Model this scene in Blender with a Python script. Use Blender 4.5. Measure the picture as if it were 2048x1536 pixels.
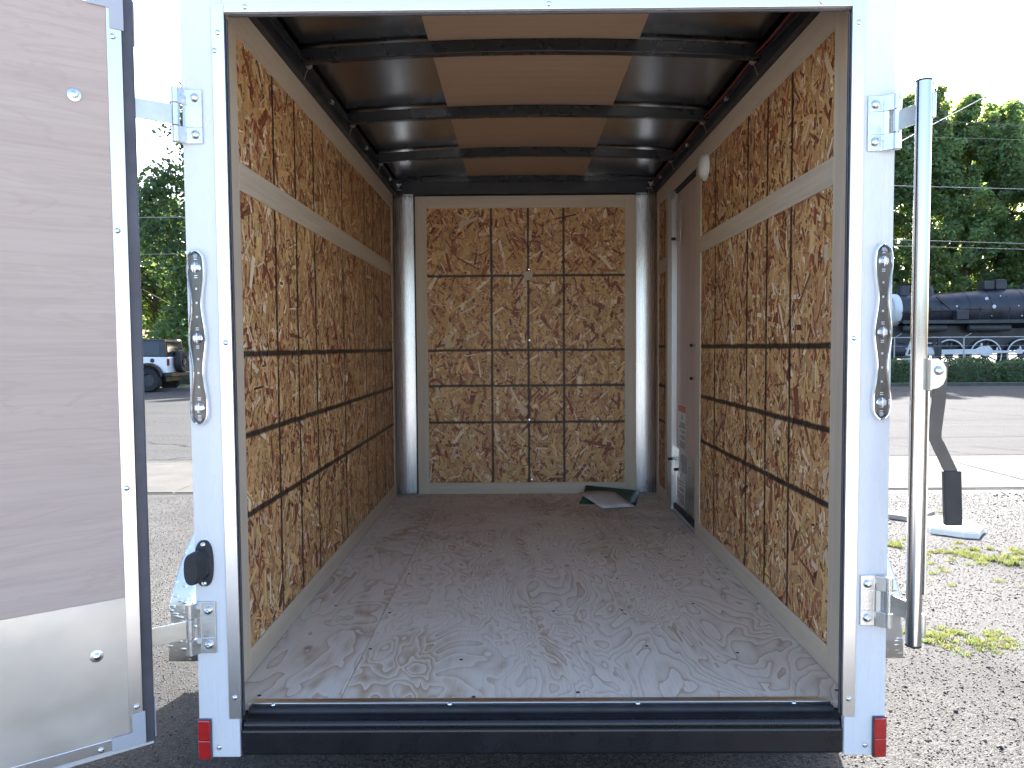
import bpy, math, random
import numpy as np
from mathutils import Vector, Matrix
for o in list(bpy.data.objects): bpy.data.objects.remove(o)
SC = bpy.context.scene
COL = SC.collection
R = math.radians
random.seed(7)

# ------------------------------------------------------------------ camera, sky, sun, exposure
def cam_basis(yaw, pitch, roll):
    f = Vector((-math.sin(yaw)*math.cos(pitch), math.cos(yaw)*math.cos(pitch), math.sin(pitch)))
    r = Vector((math.cos(yaw), math.sin(yaw), 0)); u = r.cross(f)
    return r*math.cos(roll)+u*math.sin(roll), u*math.cos(roll)-r*math.sin(roll), f
cd = bpy.data.cameras.new('camera'); cam = bpy.data.objects.new('camera', cd); COL.objects.link(cam)
_r, _u, _f = cam_basis(0.0064589, -0.0492280, -0.0070712)
cam.matrix_world = Matrix(((_r.x, _u.x, -_f.x, -0.05847), (_r.y, _u.y, -_f.y, -1.95591), (_r.z, _u.z, -_f.z, 1.48333), (0, 0, 0, 1)))
cd.sensor_width = 36; cd.lens = 36*1501.18/2048; cd.clip_start = 0.05; cd.clip_end = 3000
SC.camera = cam

SUN_AZ, SUN_EL = R(17), R(30)
wd = bpy.data.worlds.new('World'); SC.world = wd; wd.use_nodes = True
wn, wl = wd.node_tree.nodes, wd.node_tree.links
sky = wn.new('ShaderNodeTexSky'); sky.sky_type = 'NISHITA'; sky.sun_disc = False
sky.sun_elevation = SUN_EL; sky.sun_rotation = SUN_AZ
sky.air_density = 1.0; sky.dust_density = 3.5; sky.ozone_density = 1.0
wn['Background'].inputs[1].default_value = 0.085
wl.new(sky.outputs[0], wn['Background'].inputs[0])
sl = bpy.data.lights.new('sun', 'SUN'); sl.energy = 3.55; sl.angle = R(0.53); sl.color = (1.0, 0.93, 0.82)
so = bpy.data.objects.new('sun', sl); COL.objects.link(so)
SDIR = Vector((math.sin(SUN_AZ)*math.cos(SUN_EL), math.cos(SUN_AZ)*math.cos(SUN_EL), math.sin(SUN_EL)))
so.rotation_euler = SDIR.to_track_quat('Z', 'Y').to_euler(); so.location = SDIR*60
SC.view_settings.view_transform = 'Standard'; SC.view_settings.look = 'None'
SC.view_settings.gamma = 1.0; SC.view_settings.use_curve_mapping = False
SC.view_settings.exposure = 2.98
SC.view_settings.use_white_balance = True
SC.view_settings.white_balance_temperature = 6050; SC.view_settings.white_balance_tint = 12
SC.render.engine = 'CYCLES'
SC.cycles.max_bounces = 10; SC.cycles.diffuse_bounces = 6; SC.cycles.glossy_bounces = 5
SC.cycles.transparent_max_bounces = 12; SC.cycles.sample_clamp_indirect = 6
SC.cycles.use_denoising = True; SC.cycles.caustics_reflective = False; SC.cycles.caustics_refractive = False

# ------------------------------------------------------------------ material helpers
class NT:
    def __init__(s, name):
        s.m = bpy.data.materials.new(name); s.m.use_nodes = True
        s.t = s.m.node_tree; s.b = s.t.nodes['Principled BSDF']; s.out = s.t.nodes['Material Output']
    def n(s, typ, **k):
        o = s.t.nodes.new(typ)
        for a, v in k.items():
            if a.startswith('i_'): o.inputs[a[2:].replace('_', ' ')].default_value = v
            else: setattr(o, a, v)
        return o
    def l(s, a, b): s.t.links.new(a, b)
    def coord(s, kind='Object', scale=(1, 1, 1), rot=(0, 0, 0), loc=(0, 0, 0)):
        tc = s.n('ShaderNodeTexCoord'); mp = s.n('ShaderNodeMapping')
        mp.inputs['Scale'].default_value = scale; mp.inputs['Rotation'].default_value = rot; mp.inputs['Location'].default_value = loc
        s.l(tc.outputs[kind], mp.inputs[0]); return mp.outputs[0]
    def noise(s, vec, scale=5, detail=3, rough=.5, dist=0):
        o = s.n('ShaderNodeTexNoise'); o.inputs['Scale'].default_value = scale; o.inputs['Detail'].default_value = detail
        o.inputs['Roughness'].default_value = rough; o.inputs['Distortion'].default_value = dist
        if vec is not None: s.l(vec, o.inputs['Vector'])
        return o.outputs[0]
    def ramp(s, fac, stops):
        o = s.n('ShaderNodeValToRGB'); e = o.color_ramp.elements
        while len(e) < len(stops): e.new(.5)
        for i, (p, c) in enumerate(stops):
            e[i].position = p; e[i].color = (c, c, c, 1) if not isinstance(c, tuple) else (*c, 1)
        s.l(fac, o.inputs[0]); return o.outputs[0]
    def math(s, op, a, b=None, c=None, clamp=False):
        o = s.n('ShaderNodeMath', operation=op); o.use_clamp = clamp
        for i, x in enumerate((a, b, c)):
            if x is None: continue
            if isinstance(x, (int, float)): o.inputs[i].default_value = x
            else: s.l(x, o.inputs[i])
        return o.outputs[0]
    def mix(s, fac, a, b, mode='MIX'):
        o = s.n('ShaderNodeMix', data_type='RGBA', blend_type=mode)
        for sk, x in ((o.inputs[0], fac), (o.inputs[6], a), (o.inputs[7], b)):
            if isinstance(x, (int, float)): sk.default_value = x
            elif isinstance(x, tuple): sk.default_value = (*x, 1)
            else: s.l(x, sk)
        return o.outputs[2]
    def bump(s, h, strength=.3, dist=.01):
        o = s.n('ShaderNodeBump'); o.inputs['Strength'].default_value = strength; o.inputs['Distance'].default_value = dist
        s.l(h, o.inputs['Height']); s.l(o.outputs[0], s.b.inputs['Normal'])
    def base(s, c):
        if isinstance(c, tuple): s.b.inputs['Base Color'].default_value = (*c, 1)
        else: s.l(c, s.b.inputs['Base Color'])
        return s
    def set(s, **k):
        for a, v in k.items():
            sk = s.b.inputs[a.replace('_', ' ')]
            if isinstance(v, (int, float)): sk.default_value = v
            elif isinstance(v, tuple): sk.default_value = (*v, 1) if len(v) == 3 else v
            else: s.l(v, sk)
        return s
M = {}
def simple(name, c, rough=.5, metal=0., var=.12, vscale=6., bump=0., bscale=60., coat=0., spec=.5):
    t = NT(name); v = t.coord()
    n = t.noise(v, vscale, 4, .6)
    lo = tuple(x*(1-var) for x in c); hi = tuple(min(1, x*(1+var)) for x in c)
    t.base(t.ramp(n, [(.3, lo), (.7, hi)]))
    rn = t.noise(v, vscale*2.7, 4, .6)
    t.set(Roughness=t.ramp(rn, [(.25, max(.02, rough*.8)), (.75, min(1, rough*1.25))]), Metallic=metal, Coat_Weight=coat, Specular_IOR_Level=spec)
    if bump: t.bump(t.noise(v, bscale, 3, .6), bump, .004)
    M[name] = t.m; return t
t = NT('white_paint'); v = t.coord()
film = t.ramp(t.noise(t.coord('Object', (9, 9, 1.2)), 1.3, 5, .65), [(.45, 0.), (.75, 1.)]); sc_ = t.ramp(t.noise(t.coord('Object', (40, 40, 7)), 1.6, 4, .7), [(.66, 0.), (.74, 1.)])
col = t.mix(t.math('MULTIPLY', film, .10), (.675, .695, .72), (.50, .49, .47)); col = t.mix(t.math('MULTIPLY', sc_, .22), col, (.42, .41, .40))
t.base(col).set(Roughness=t.ramp(film, [(0., .22), (1., .5)]), Coat_Weight=.12); t.bump(t.noise(v, 7, 2), .05, .01); M['white_paint'] = t.m
simple('white_plastic', (.78, .78, .75), .4)
simple('chrome', (.86, .87, .88), .07, 1, .02)
simple('black_paint', (.012, .012, .014), .28, 0, .3, 5, .05, 30)
simple('black_steel', (.018, .02, .026), .42, 0, .4, 6, .08, 40)
simple('black_rubber', (.022, .022, .025), .62, 0, .3)
simple('gasket', (.075, .075, .09), .55, 0, .3)
simple('grey_plastic', (.40, .42, .46), .45, 0, .05)
simple('red_lens', (.42, .012, .012), .18, 0, .15, 60, .25, 300, .8)
simple('galvanised', (.60, .60, .56), .38, 1, .12, 12, .06, 60)
simple('zinc_plate', (.66, .68, .68), .30, 1, .10, 14, .05, 50)
simple('screw_metal', (.72, .74, .76), .25, 1, .05)
simple('dark_hole', (.01, .01, .01), .8)
simple('led', (.85, .87, .9), .15, .3, .05)
simple('light_cup', (.22, .23, .25), .25, 1, .2, 40)
simple('green_folder', (.012, .075, .055), .45, 0, .2)
simple('copper_red', (.35, .03, .02), .5)
simple('label_white', (.72, .71, .68), .5, 0, .04)
simple('label_orange', (.60, .13, .03), .5, 0, .06)
simple('label_ink', (.06, .06, .07), .6)
simple('caulk', (.62, .55, .42), .6)
simple('tyre', (.02, .02, .021), .75, 0, .3, 9, .2, 80)
simple('car_white', (.78, .79, .80), .2, 0, .02, 3, 0, 60, .6)
simple('car_black', (.012, .012, .014), .35, 0, .2)
simple('car_glass', (.015, .018, .022), .06)
simple('loco_black', (.024, .026, .034), .42, 0, .5, 1.2, .1, 6)
simple('loco_white', (.62, .63, .64), .5, 0, .12, 2)
simple('loco_grey', (.05, .052, .056), .6, 0, .3, 3)
simple('fence_metal', (.35, .36, .37), .45, .8)
simple('bark', (.10, .075, .055), .9, 0, .35, 4, .6, 12)
simple('wire_dark', (.20, .20, .21), .6)
simple('concrete', (.105, .101, .092), .95, 0, .14, 3, .35, 60, 0, .08)
simple('pale_concrete', (.42, .40, .36), .85, 0, .1, 1.2, .3, 40)
simple('pale_stone', (.74, .73, .70), .8, 0, .06, 4, .3, 40)
simple('weathered_wood', (.30, .27, .24), .8, 0, .2, 6, .3, 40)
simple('handle_steel', (.075, .07, .067), .42, .45, .1, 12)
simple('rail_steel', (.16, .10, .07), .6, .5, .2)

t = NT('paper'); v = t.coord()
M['paper'] = t.m
t.base(t.ramp(t.noise(v, 14, 4), [(.3, (.70, .66, .63)), (.7, (.84, .81, .78))])).set(Roughness=.75)

# brushed aluminium strips and sheets
def brushed(name, c, rough, sx=(300, 300, 4), b=.04):
    t = NT(name); v = t.coord('Object', sx); n = t.noise(v, 1, 3, .6); big = t.noise(t.coord(), 2.5, 3)
    t.base(t.ramp(big, [(.3, tuple(x*.92 for x in c)), (.7, c)])).set(Metallic=1., Roughness=t.math('ADD', t.math('MULTIPLY', n, .12), rough-.06))
    t.bump(n, b, .002); M[name] = t.m
brushed('aluminium', (.83, .84, .85), .30)
brushed('stainless', (.56, .56, .555), .13, (200, 200, 1.5), .02)
brushed('roof_metal', (.36, .38, .41), .24, (3, 220, 220), .02)
brushed('corner_metal', (.58, .60, .62), .27, (220, 220, 3), .03)
t = NT('kick_plate'); v = t.coord()
t.base(t.ramp(t.noise(v, 5, 3), [(.3, (.58, .57, .54)), (.7, (.67, .66, .635))])).set(Metallic=.85, Roughness=t.ramp(t.noise(v, 9, 4), [(.3, .32), (.7, .48)]))
t.bump(t.noise(v, 3.2, 2, .5), .25, .02); M['kick_plate'] = t.m

# clear lens: mostly see-through with a fresnel gloss
t = NT('clear_lens'); tr = t.n('ShaderNodeBsdfTransparent'); gl = t.n('ShaderNodeBsdfGlossy'); gl.inputs['Roughness'].default_value = .04
fr = t.n('ShaderNodeFresnel'); fr.inputs[0].default_value = 1.5; mx = t.n('ShaderNodeMixShader')
t.l(t.math('MULTIPLY', fr.outputs[0], .7, clamp=True), mx.inputs[0]); t.l(tr.outputs[0], mx.inputs[1]); t.l(gl.outputs[0], mx.inputs[2]); t.l(mx.outputs[0], t.out.inputs[0])
M['clear_lens'] = t.m

# tread plate (fender)
t = NT('tread_plate'); v = t.coord('Object', (1, 1, 1), (R(45), 0, 0))
ck = t.n('ShaderNodeTexVoronoi', feature='F1'); ck.inputs['Scale'].default_value = 26; t.l(t.coord('Object', (1, 1, 2.2), (R(40), 0, R(20))), ck.inputs['Vector'])
t.base((.90, .91, .92)).set(Metallic=1., Roughness=.28); t.bump(t.ramp(ck.outputs['Distance'], [(.1, 1.), (.35, 0.)]), .6, .006); M['tread_plate'] = t.m

# light wood trim, luan sheet, plywood floor
def wood(name, c1, c2, axis=2, scale=1., rough=.6, streak=(.5, .62), dark=None):
    t = NT(name); sc = [26, 26, 26]; sc[axis] = 1.3
    v = t.coord('Object', tuple(x*scale for x in sc)); n = t.noise(v, 1, 5, .65, .3)
    sc2 = [150, 150, 150]; sc2[axis] = 5
    f = t.noise(t.coord('Object', tuple(x*scale for x in sc2)), 1, 3, .6)
    big = t.noise(t.coord('Object'), 1.7, 3)
    col = t.ramp(n, [(.28, c1), (.72, c2)])
    col = t.mix(t.math('MULTIPLY', t.ramp(f, [(.35, 1.), (.55, 0.)]), .16), col, tuple(x*.55 for x in c1))
    col = t.mix(t.math('MULTIPLY', big, .25), col, tuple(x*.78 for x in c2))
    if dark:
        w = t.noise(t.coord('Object', (3, 3, 3) if axis == 2 else (1.2, 2, 9)), 1.4, 4, .6, 1.2)
        col = t.mix(t.math('MULTIPLY', t.ramp(w, [(.47, 0.), (.50, 1.), (.54, 0.)]), .35), col, dark)
    t.base(col).set(Roughness=rough); t.bump(f, .08, .002); M[name] = t.m
wood('trim_wood', (.56, .47, .355), (.68, .585, .455), 2)
wood('trim_wood_y', (.56, .47, .355), (.68, .585, .455), 1)
wood('trim_wood_x', (.56, .47, .355), (.68, .585, .455), 0)
wood('luan', (.45, .35, .30), (.50, .40, .345), 0, .8, .55, dark=(.38, .29, .245))
wood('luan_ceiling', (.44, .31, .21), (.51, .365, .255), 0, .8, .5)
wood('luan_door', (.56, .435, .37), (.66, .54, .47), 2, 1., .5)

def plywood(name, off, k, tone):
    t = NT(name)
    v = t.coord('Object', (1, .42, 1), (0, 0, R(2)), off)
    warp = t.noise(v, 3.6, 3.0, .52, .55)
    fine = t.noise(t.coord('Object', (1, .55, 1), (0, 0, 0), off), 13, 2, .5, .3)
    h = t.math('ADD', t.math('MULTIPLY', warp, k), t.math('MULTIPLY', fine, .9))
    dens = t.noise(t.coord('Object', (1, .35, 1), (0, 0, 0), (off[1], off[0], 3)), 1.6, 2)
    fr = t.math('FRACT', h)
    line = t.ramp(fr, [(0, 0.), (.52, .12), (.84, .42), (.95, 1.), (1, 0.)])
    amp = t.ramp(dens, [(.3, .45), (.6, 1.)])
    late = t.math('MULTIPLY', line, amp)
    pale = t.mix(t.noise(t.coord('Object', (1, .3, 1)), 2.3, 4), tuple(x*.93 for x in tone), tuple(min(1, x*1.05) for x in tone))
    col = t.mix(t.math('MULTIPLY', late, .80), pale, (.42, .26, .15))
    blot = t.noise(t.coord('Object', (1.5, .5, 1), (0, 0, 0), (off[0]+4, 7, 0)), 2.7, 4, .6, .8)
    col = t.mix(t.math('MULTIPLY', t.ramp(blot, [(.50, 0.), (.62, 1.)]), t.math('MULTIPLY', fr, .9)), col, (.50, .33, .19))
    grain = t.noise(t.coord('Object', (240, 6, 1)), 1, 3, .6)
    col = t.mix(t.math('MULTIPLY', t.ramp(grain, [(.3, 1.), (.55, 0.)]), .18), col, (.32, .25, .2))
    # trodden dirt on the boards towards the nose
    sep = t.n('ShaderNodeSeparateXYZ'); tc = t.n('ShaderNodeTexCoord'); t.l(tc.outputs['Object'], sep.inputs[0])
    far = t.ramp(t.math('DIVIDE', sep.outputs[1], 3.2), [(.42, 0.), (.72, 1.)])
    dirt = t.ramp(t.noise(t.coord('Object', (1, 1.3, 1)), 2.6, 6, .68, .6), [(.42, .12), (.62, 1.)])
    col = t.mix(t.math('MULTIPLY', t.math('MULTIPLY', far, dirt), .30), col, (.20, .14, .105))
    vo = t.n('ShaderNodeTexVoronoi', feature='F1'); vo.inputs['Scale'].default_value = 5.2; t.l(t.coord('Object', (1, .7, 1), (0, 0, 0), off), vo.inputs['Vector'])
    col = t.mix(t.math('MULTIPLY', t.ramp(vo.outputs['Distance'], [(.045, 1.), (.085, 0.)]), .5), col, (.16, .12, .1))
    t.base(col).set(Roughness=t.ramp(grain, [(.3, .5), (.7, .68)])); t.bump(t.math('ADD', grain, t.math('MULTIPLY', late, .8)), .10, .003)
    M[name] = t.m
plywood('plywood_floor', (2.3, 1.1, 0), 25., (.86, .75, .61))
plywood('plywood_floor_side', (7.7, 4.1, 0), 14., (.84, .745, .62))

# oriented strand board: strand colours come with the strands, ink lines printed across the board
def osb_mat(name, ax_u, vlines, hlines, vw, hw):
    t = NT(name)
    at = t.n('ShaderNodeAttribute', attribute_name='Col'); uv = t.n('ShaderNodeUVMap', uv_map='UVMap')
    mp = t.n('ShaderNodeMapping'); mp.inputs['Scale'].default_value = (420, 16, 1); t.l(uv.outputs[0], mp.inputs[0])
    g = t.noise(mp.outputs[0], 1, 4, .65)
    col = t.mix(t.math('MULTIPLY', t.ramp(g, [(.30, 1.), (.50, 0.)]), .22), at.outputs['Color'], (.13, .07, .03), 'MIX')
    col = t.mix(t.math('MULTIPLY', t.ramp(g, [(.55, 0.), (.8, 1.)]), .25), col, (.75, .58, .36))
    tc = t.n('ShaderNodeTexCoord'); sp = t.n('ShaderNodeSeparateXYZ'); t.l(tc.outputs['Object'], sp.inputs[0])
    j = t.noise(t.coord('Object'), 130, 3, .7); j2 = t.noise(t.coord('Object'), 9, 2)
    jit = t.math('ADD', t.math('MULTIPLY', t.math('SUBTRACT', j, .5), .006), t.math('MULTIPLY', t.math('SUBTRACT', j2, .5), .008))
    mask = None
    for ax, lines, w in ((ax_u, vlines, vw), (2, hlines, hw)):
        p = t.math('ADD', sp.outputs[ax], jit)
        for c in lines:
            d = t.math('ABSOLUTE', t.math('SUBTRACT', p, c))
            m_ = t.math('SUBTRACT', 1., t.math('DIVIDE', d, w), clamp=True)
            mask = m_ if mask is None else t.math('MAXIMUM', mask, m_)
    if mask is not None:
        mask = t.math('MULTIPLY', t.ramp(mask, [(0., 0.), (.55, 1.)]), t.ramp(j, [(.2, .7), (.5, .95)]))
        col = t.mix(mask, col, (.022, .018, .016))
    t.base(col).set(Roughness=t.ramp(g, [(.3, .42), (.7, .62)]), Specular_IOR_Level=.4); t.bump(g, .12, .002)
    M[name] = t.m
F = 0.5
osb_mat('osb_left', 1, (.585, .829, 1.079, 1.57, 2.083, 2.324, 2.595), (F+.968, F+.724, F+.484), .0125, .0135)
osb_mat('osb_right', 1, (.598, .841, 1.077, 1.563, 2.76), (F+.98, F+.73, F+.505), .0125, .0135)
osb_mat('osb_front', 0, (-.222, .021, .256), (F+1.455, F+.963, F+.726, F+.482), .0105, .0115)

# ground
def speckle(name, dark, mid, light, scale, bstr, bdist, rough=.9, spec=.2, patches=None):
    t = NT(name); v = t.coord()
    vo = t.n('ShaderNodeTexVoronoi', feature='F1'); vo.inputs['Scale'].default_value = scale; t.l(v, vo.inputs['Vector'])
    vs = t.n('ShaderNodeSeparateColor'); t.l(vo.outputs['Color'], vs.inputs[0])
    n = t.noise(v, scale*.16, 5, .7); big = t.noise(v, .55, 4, .6)
    col = t.ramp(vs.outputs[0], [(.0, dark), (.38, mid), (.8, light), (1., light)])
    col = t.mix(t.math('MULTIPLY', n, .45), col, mid)
    if patches: col = t.mix(t.math('MULTIPLY', t.ramp(big, [(.42, 0.), (.62, 1.)]), .65), col, patches)
    if name == 'road_asphalt':
        wv = t.n('ShaderNodeVectorMath', operation='ADD'); sc_ = t.n('ShaderNodeVectorMath', operation='SCALE'); nn = t.n('ShaderNodeTexNoise'); nn.inputs['Scale'].default_value = 1.1; nn.inputs['Detail'].default_value = 4
        t.l(v, nn.inputs['Vector']); sc_.inputs['Scale'].default_value = .9; t.l(nn.outputs['Color'], sc_.inputs[0]); t.l(v, wv.inputs[0]); t.l(sc_.outputs[0], wv.inputs[1])
        cr = t.n('ShaderNodeTexVoronoi', feature='DISTANCE_TO_EDGE'); cr.inputs['Scale'].default_value = .16; t.l(wv.outputs[0], cr.inputs['Vector'])
        col = t.mix(t.math('MULTIPLY', t.ramp(cr.outputs['Distance'], [(.0, 1.), (.006, 0.)]), .8), col, (.012, .012, .012))
        st_ = t.noise(t.coord('Object', (.09, 1.3, 1)), 1.6, 4, .6); col = t.mix(t.math('MULTIPLY', t.ramp(st_, [(.4, 0.), (.65, 1.)]), .3), col, dark)
    t.base(col).set(Roughness=rough, Specular_IOR_Level=spec)
    h = t.math('ADD', t.math('MULTIPLY', t.math('SUBTRACT', 1., vo.outputs['Distance']), 1.), t.math('MULTIPLY', n, .2))
    t.bump(h, bstr, bdist); M[name] = t.m
speckle('gravel_ground', (.012, .012, .011), (.042, .041, .038), (.12, .117, .11), 150, .55, .005, .85, .2, patches=(.026, .0255, .024))
speckle('road_asphalt', (.04, .039, .0375), (.060, .060, .059), (.092, .092, .090), 60, .35, .006, .95, .06, patches=(.074, .074, .073))
speckle('verge', (.04, .045, .02), (.09, .10, .045), (.15, .15, .07), 30, .8, .03, .9)
speckle('pebble', (.03, .03, .028), (.085, .083, .078), (.20, .195, .185), 40, .2, .004, .75)

def leafmat(name, c, trans, var=.45):
    t = NT(name); oi = t.n('ShaderNodeAttribute', attribute_name='Col')
    dif = t.n('ShaderNodeBsdfPrincipled'); tl = t.n('ShaderNodeBsdfTranslucent'); ad = t.n('ShaderNodeMixShader')
    c1 = t.mix(1., oi.outputs['Color'], c, 'MULTIPLY'); c2 = t.mix(1., oi.outputs['Color'], trans, 'MULTIPLY')
    t.b.inputs['Roughness'].default_value = .55
    t.l(c1, t.b.inputs['Base Color']); t.l(c2, tl.inputs[0]); ad.inputs[0].default_value = .46
    t.t.nodes.remove(dif)
    t.l(t.b.outputs[0], ad.inputs[1]); t.l(tl.outputs[0], ad.inputs[2]); t.l(ad.outputs[0], t.out.inputs[0]); M[name] = t.m
leafmat('leaf_dark', (.11, .17, .085), (.34, .50, .14))
leafmat('leaf_mid', (.115, .17, .085), (.46, .60, .16))
leafmat('leaf_shade', (.075, .12, .06), (.16, .26, .06))
leafmat('leaf_bright', (.09, .13, .04), (.30, .40, .07))
leafmat('leaf_hedge', (.075, .14, .05), (.08, .14, .03))
leafmat('leaf_grass', (.15, .18, .085), (.24, .29, .11))

# ------------------------------------------------------------------ mesh helpers
def frame_of(n):
    n = Vector(n).normalized(); a = Vector((0, 0, 1)) if abs(n.z) < .9 else Vector((1, 0, 0))
    x = a.cross(n).normalized(); return x, n.cross(x), n
class MB:
    def __init__(s): s.v = []; s.f = []
    def add(s, vs, fs):
        k = len(s.v); s.v += [tuple(p) for p in vs]; s.f += [tuple(i+k for i in f) for f in fs]; return s
    def box(s, x0, x1, y0, y1, z0, z1):
        vs = [(x, y, z) for z in (z0, z1) for y in (y0, y1) for x in (x0, x1)]
        return s.add(vs, [(0, 2, 3, 1), (4, 5, 7, 6), (0, 1, 5, 4), (2, 6, 7, 3), (0, 4, 6, 2), (1, 3, 7, 5)])
    def lathe(s, c, axis, prof, n=16, close=True):
        x, y, z = frame_of(axis); c = Vector(c); vs = []; fs = []
        for r, h in prof:
            for i in range(n):
                a = 2*math.pi*i/n; vs.append(c+z*h+x*(r*math.cos(a))+y*(r*math.sin(a)))
        for j in range(len(prof)-1):
            for i in range(n):
                i2 = (i+1) % n; fs.append((j*n+i, j*n+i2, (j+1)*n+i2, (j+1)*n+i))
        if close: fs.append(tuple(range(n-1, -1, -1))); fs.append(tuple((len(prof)-1)*n+i for i in range(n)))
        return s.add(vs, fs)
    def cyl(s, p0, p1, r0, r1=None, n=14):
        p0, p1 = Vector(p0), Vector(p1); return s.lathe(p0, p1-p0, [(r0, 0), (r0 if r1 is None else r1, (p1-p0).length)], n)
    def tube(s, pts, r, n=8, flat=None):
        pts = [Vector(p) for p in pts]; rs = r if isinstance(r, (list, tuple)) else [r]*len(pts)
        up = None; vs = []; fs = []
        for k, p in enumerate(pts):
            d = (pts[min(k+1, len(pts)-1)]-pts[max(k-1, 0)]).normalized()
            if up is None: up = frame_of(d)[0]
            up = (up-d*up.dot(d)).normalized(); w = d.cross(up)
            for i in range(n):
                a = 2*math.pi*i/n; vs.append(p+up*(rs[k]*math.cos(a))+w*(rs[k]*math.sin(a)))
        for k in range(len(pts)-1):
            for i in range(n):
                i2 = (i+1) % n; fs.append((k*n+i, k*n+i2, (k+1)*n+i2, (k+1)*n+i))
        fs.append(tuple(range(n-1, -1, -1))); fs.append(tuple((len(pts)-1)*n+i for i in range(n)))
        return s.add(vs, fs)
    def prism(s, poly, o, ux, uy, d):
        o, ux, uy, d = Vector(o), Vector(ux), Vector(uy), Vector(d); n = len(poly)
        a = [o+ux*p[0]+uy*p[1] for p in poly]; b = [p+d for p in a]
        return s.add(a+b, [tuple(range(n-1, -1, -1)), tuple(range(n, 2*n))]+[(i, (i+1) % n, n+(i+1) % n, n+i) for i in range(n)])
    def loft(s, rings, cap=True, closed=True):
        n = len(rings[0]); vs = [p for r_ in rings for p in r_]; fs = []
        for k in range(len(rings)-1):
            for i in range(n if closed else n-1):
                i2 = (i+1) % n; fs.append((k*n+i, k*n+i2, (k+1)*n+i2, (k+1)*n+i))
        if cap: fs.append(tuple(range(n-1, -1, -1))); fs.append(tuple((len(rings)-1)*n+i for i in range(n)))
        return s.add(vs, fs)
    def mesh(s, name, mat, smooth=False):
        me = bpy.data.meshes.new(name); me.from_pydata(s.v, [], s.f); me.update()
        import bmesh
        b = bmesh.new(); b.from_mesh(me); bmesh.ops.recalc_face_normals(b, faces=b.faces); b.to_mesh(me); b.free()
        me.materials.append(M[mat])
        if smooth:
            me.polygons.foreach_set('use_smooth', [True]*len(me.polygons))
            me.set_sharp_from_angle(angle=R(38))
        return me
    def build(s, name, mat, parent=None, bevel=0, smooth=False, loc=None, rot=None, label=None, seg=2):
        return link(name, s.mesh(name, mat, smooth), parent, bevel, loc, rot, label, seg)
def link(name, me, parent=None, bevel=0, loc=None, rot=None, label=None, seg=2):
    o = bpy.data.objects.new(name, me); COL.objects.link(o)
    if parent: o.parent = parent
    if loc is not None: o.location = loc
    if rot is not None: o.rotation_euler = rot
    if bevel:
        b = o.modifiers.new('bevel', 'BEVEL'); b.width = bevel; b.segments = seg; b.limit_method = 'ANGLE'; b.angle_limit = R(40)
    if label: o['label'] = label
    return o
def empty(name, loc=(0, 0, 0), rz=0):
    o = bpy.data.objects.new(name, None); o.empty_display_size = .2; COL.objects.link(o); o.location = loc; o.rotation_euler = (0, 0, rz); return o
def tag(o, label, cat, group=None, kind=None):
    if label: o['label'] = label
    if cat: o['category'] = cat
    if group: o['group'] = group
    if kind: o['kind'] = kind
    return o
def B(x0, x1, y0, y1, z0, z1): return MB().box(x0, x1, y0, y1, z0, z1)
def raw_mesh(name, V, Fq, mat, cols=None, uvs=None):
    """V (n,3), Fq (m,k) numpy arrays -> mesh with optional per-face colour and per-corner uv"""
    me = bpy.data.meshes.new(name); m, k = Fq.shape
    me.vertices.add(len(V)); me.vertices.foreach_set('co', V.astype(np.float32).ravel())
    me.loops.add(m*k); me.loops.foreach_set('vertex_index', Fq.astype(np.int32).ravel())
    me.polygons.add(m); me.polygons.foreach_set('loop_start', np.arange(0, m*k, k, dtype=np.int32))
    me.update(calc_edges=True); me.validate()
    if cols is not None:
        at = me.color_attributes.new('Col', 'FLOAT_COLOR', 'CORNER')
        c = np.ones((m, k, 4), np.float32); c[:, :, :3] = cols[:, None, :]; at.data.foreach_set('color', c.ravel())
    if uvs is not None:
        u = me.uv_layers.new(name='UVMap'); u.data.foreach_set('uv', uvs.astype(np.float32).ravel())
    me.materials.append(M[mat]); return me
# screws and bolts, shared meshes pointing along -Y (towards a viewer behind the trailer)
def screw_mesh(name, r, h, mat='screw_metal'):
    b = MB().lathe((0, 0, 0), (0, -1, 0), [(r, 0), (r*.96, h*.35), (r*.72, h*.8), (r*.34, h), (r*.30, h*.72), (r*.02, h*.70)], 14)
    return b.mesh(name, mat, True)
SCREW = screw_mesh('screw', .0072, .0042); BOLT = screw_mesh('bolt', .0118, .0085); FLOOR_SCREW = screw_mesh('floor_screw', .006, .0012, 'black_steel')
WSCREW = MB().lathe((0, 0, 0), (0, -1, 0), [(.0088, 0), (.0088, .0012), (.008, .0018), (.001, .0020)], 14).mesh('wall_screw', 'chrome', True)
def put(me, name, parent, loc, rot=(0, 0, 0)): return link(name, me, parent, 0, loc, rot)

# ------------------------------------------------------------------ the setting
def sheet(name, x0, x1, y0, y1, z, mat, nx=1, ny=1, thick=0):
    b = MB()
    if thick: b.box(x0, x1, y0, y1, z-thick, z)
    else: b.add([(x0, y0, z), (x1, y0, z), (x1, y1, z), (x0, y1, z)], [(0, 1, 2, 3)])
    o = b.build(name, mat); o['kind'] = 'structure'; return o
sheet('ground', -900, 900, -900, 1500, 0, 'gravel_ground')
sheet('road', -300, 300, 8.02, 24.6, .004, 'road_asphalt')
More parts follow.
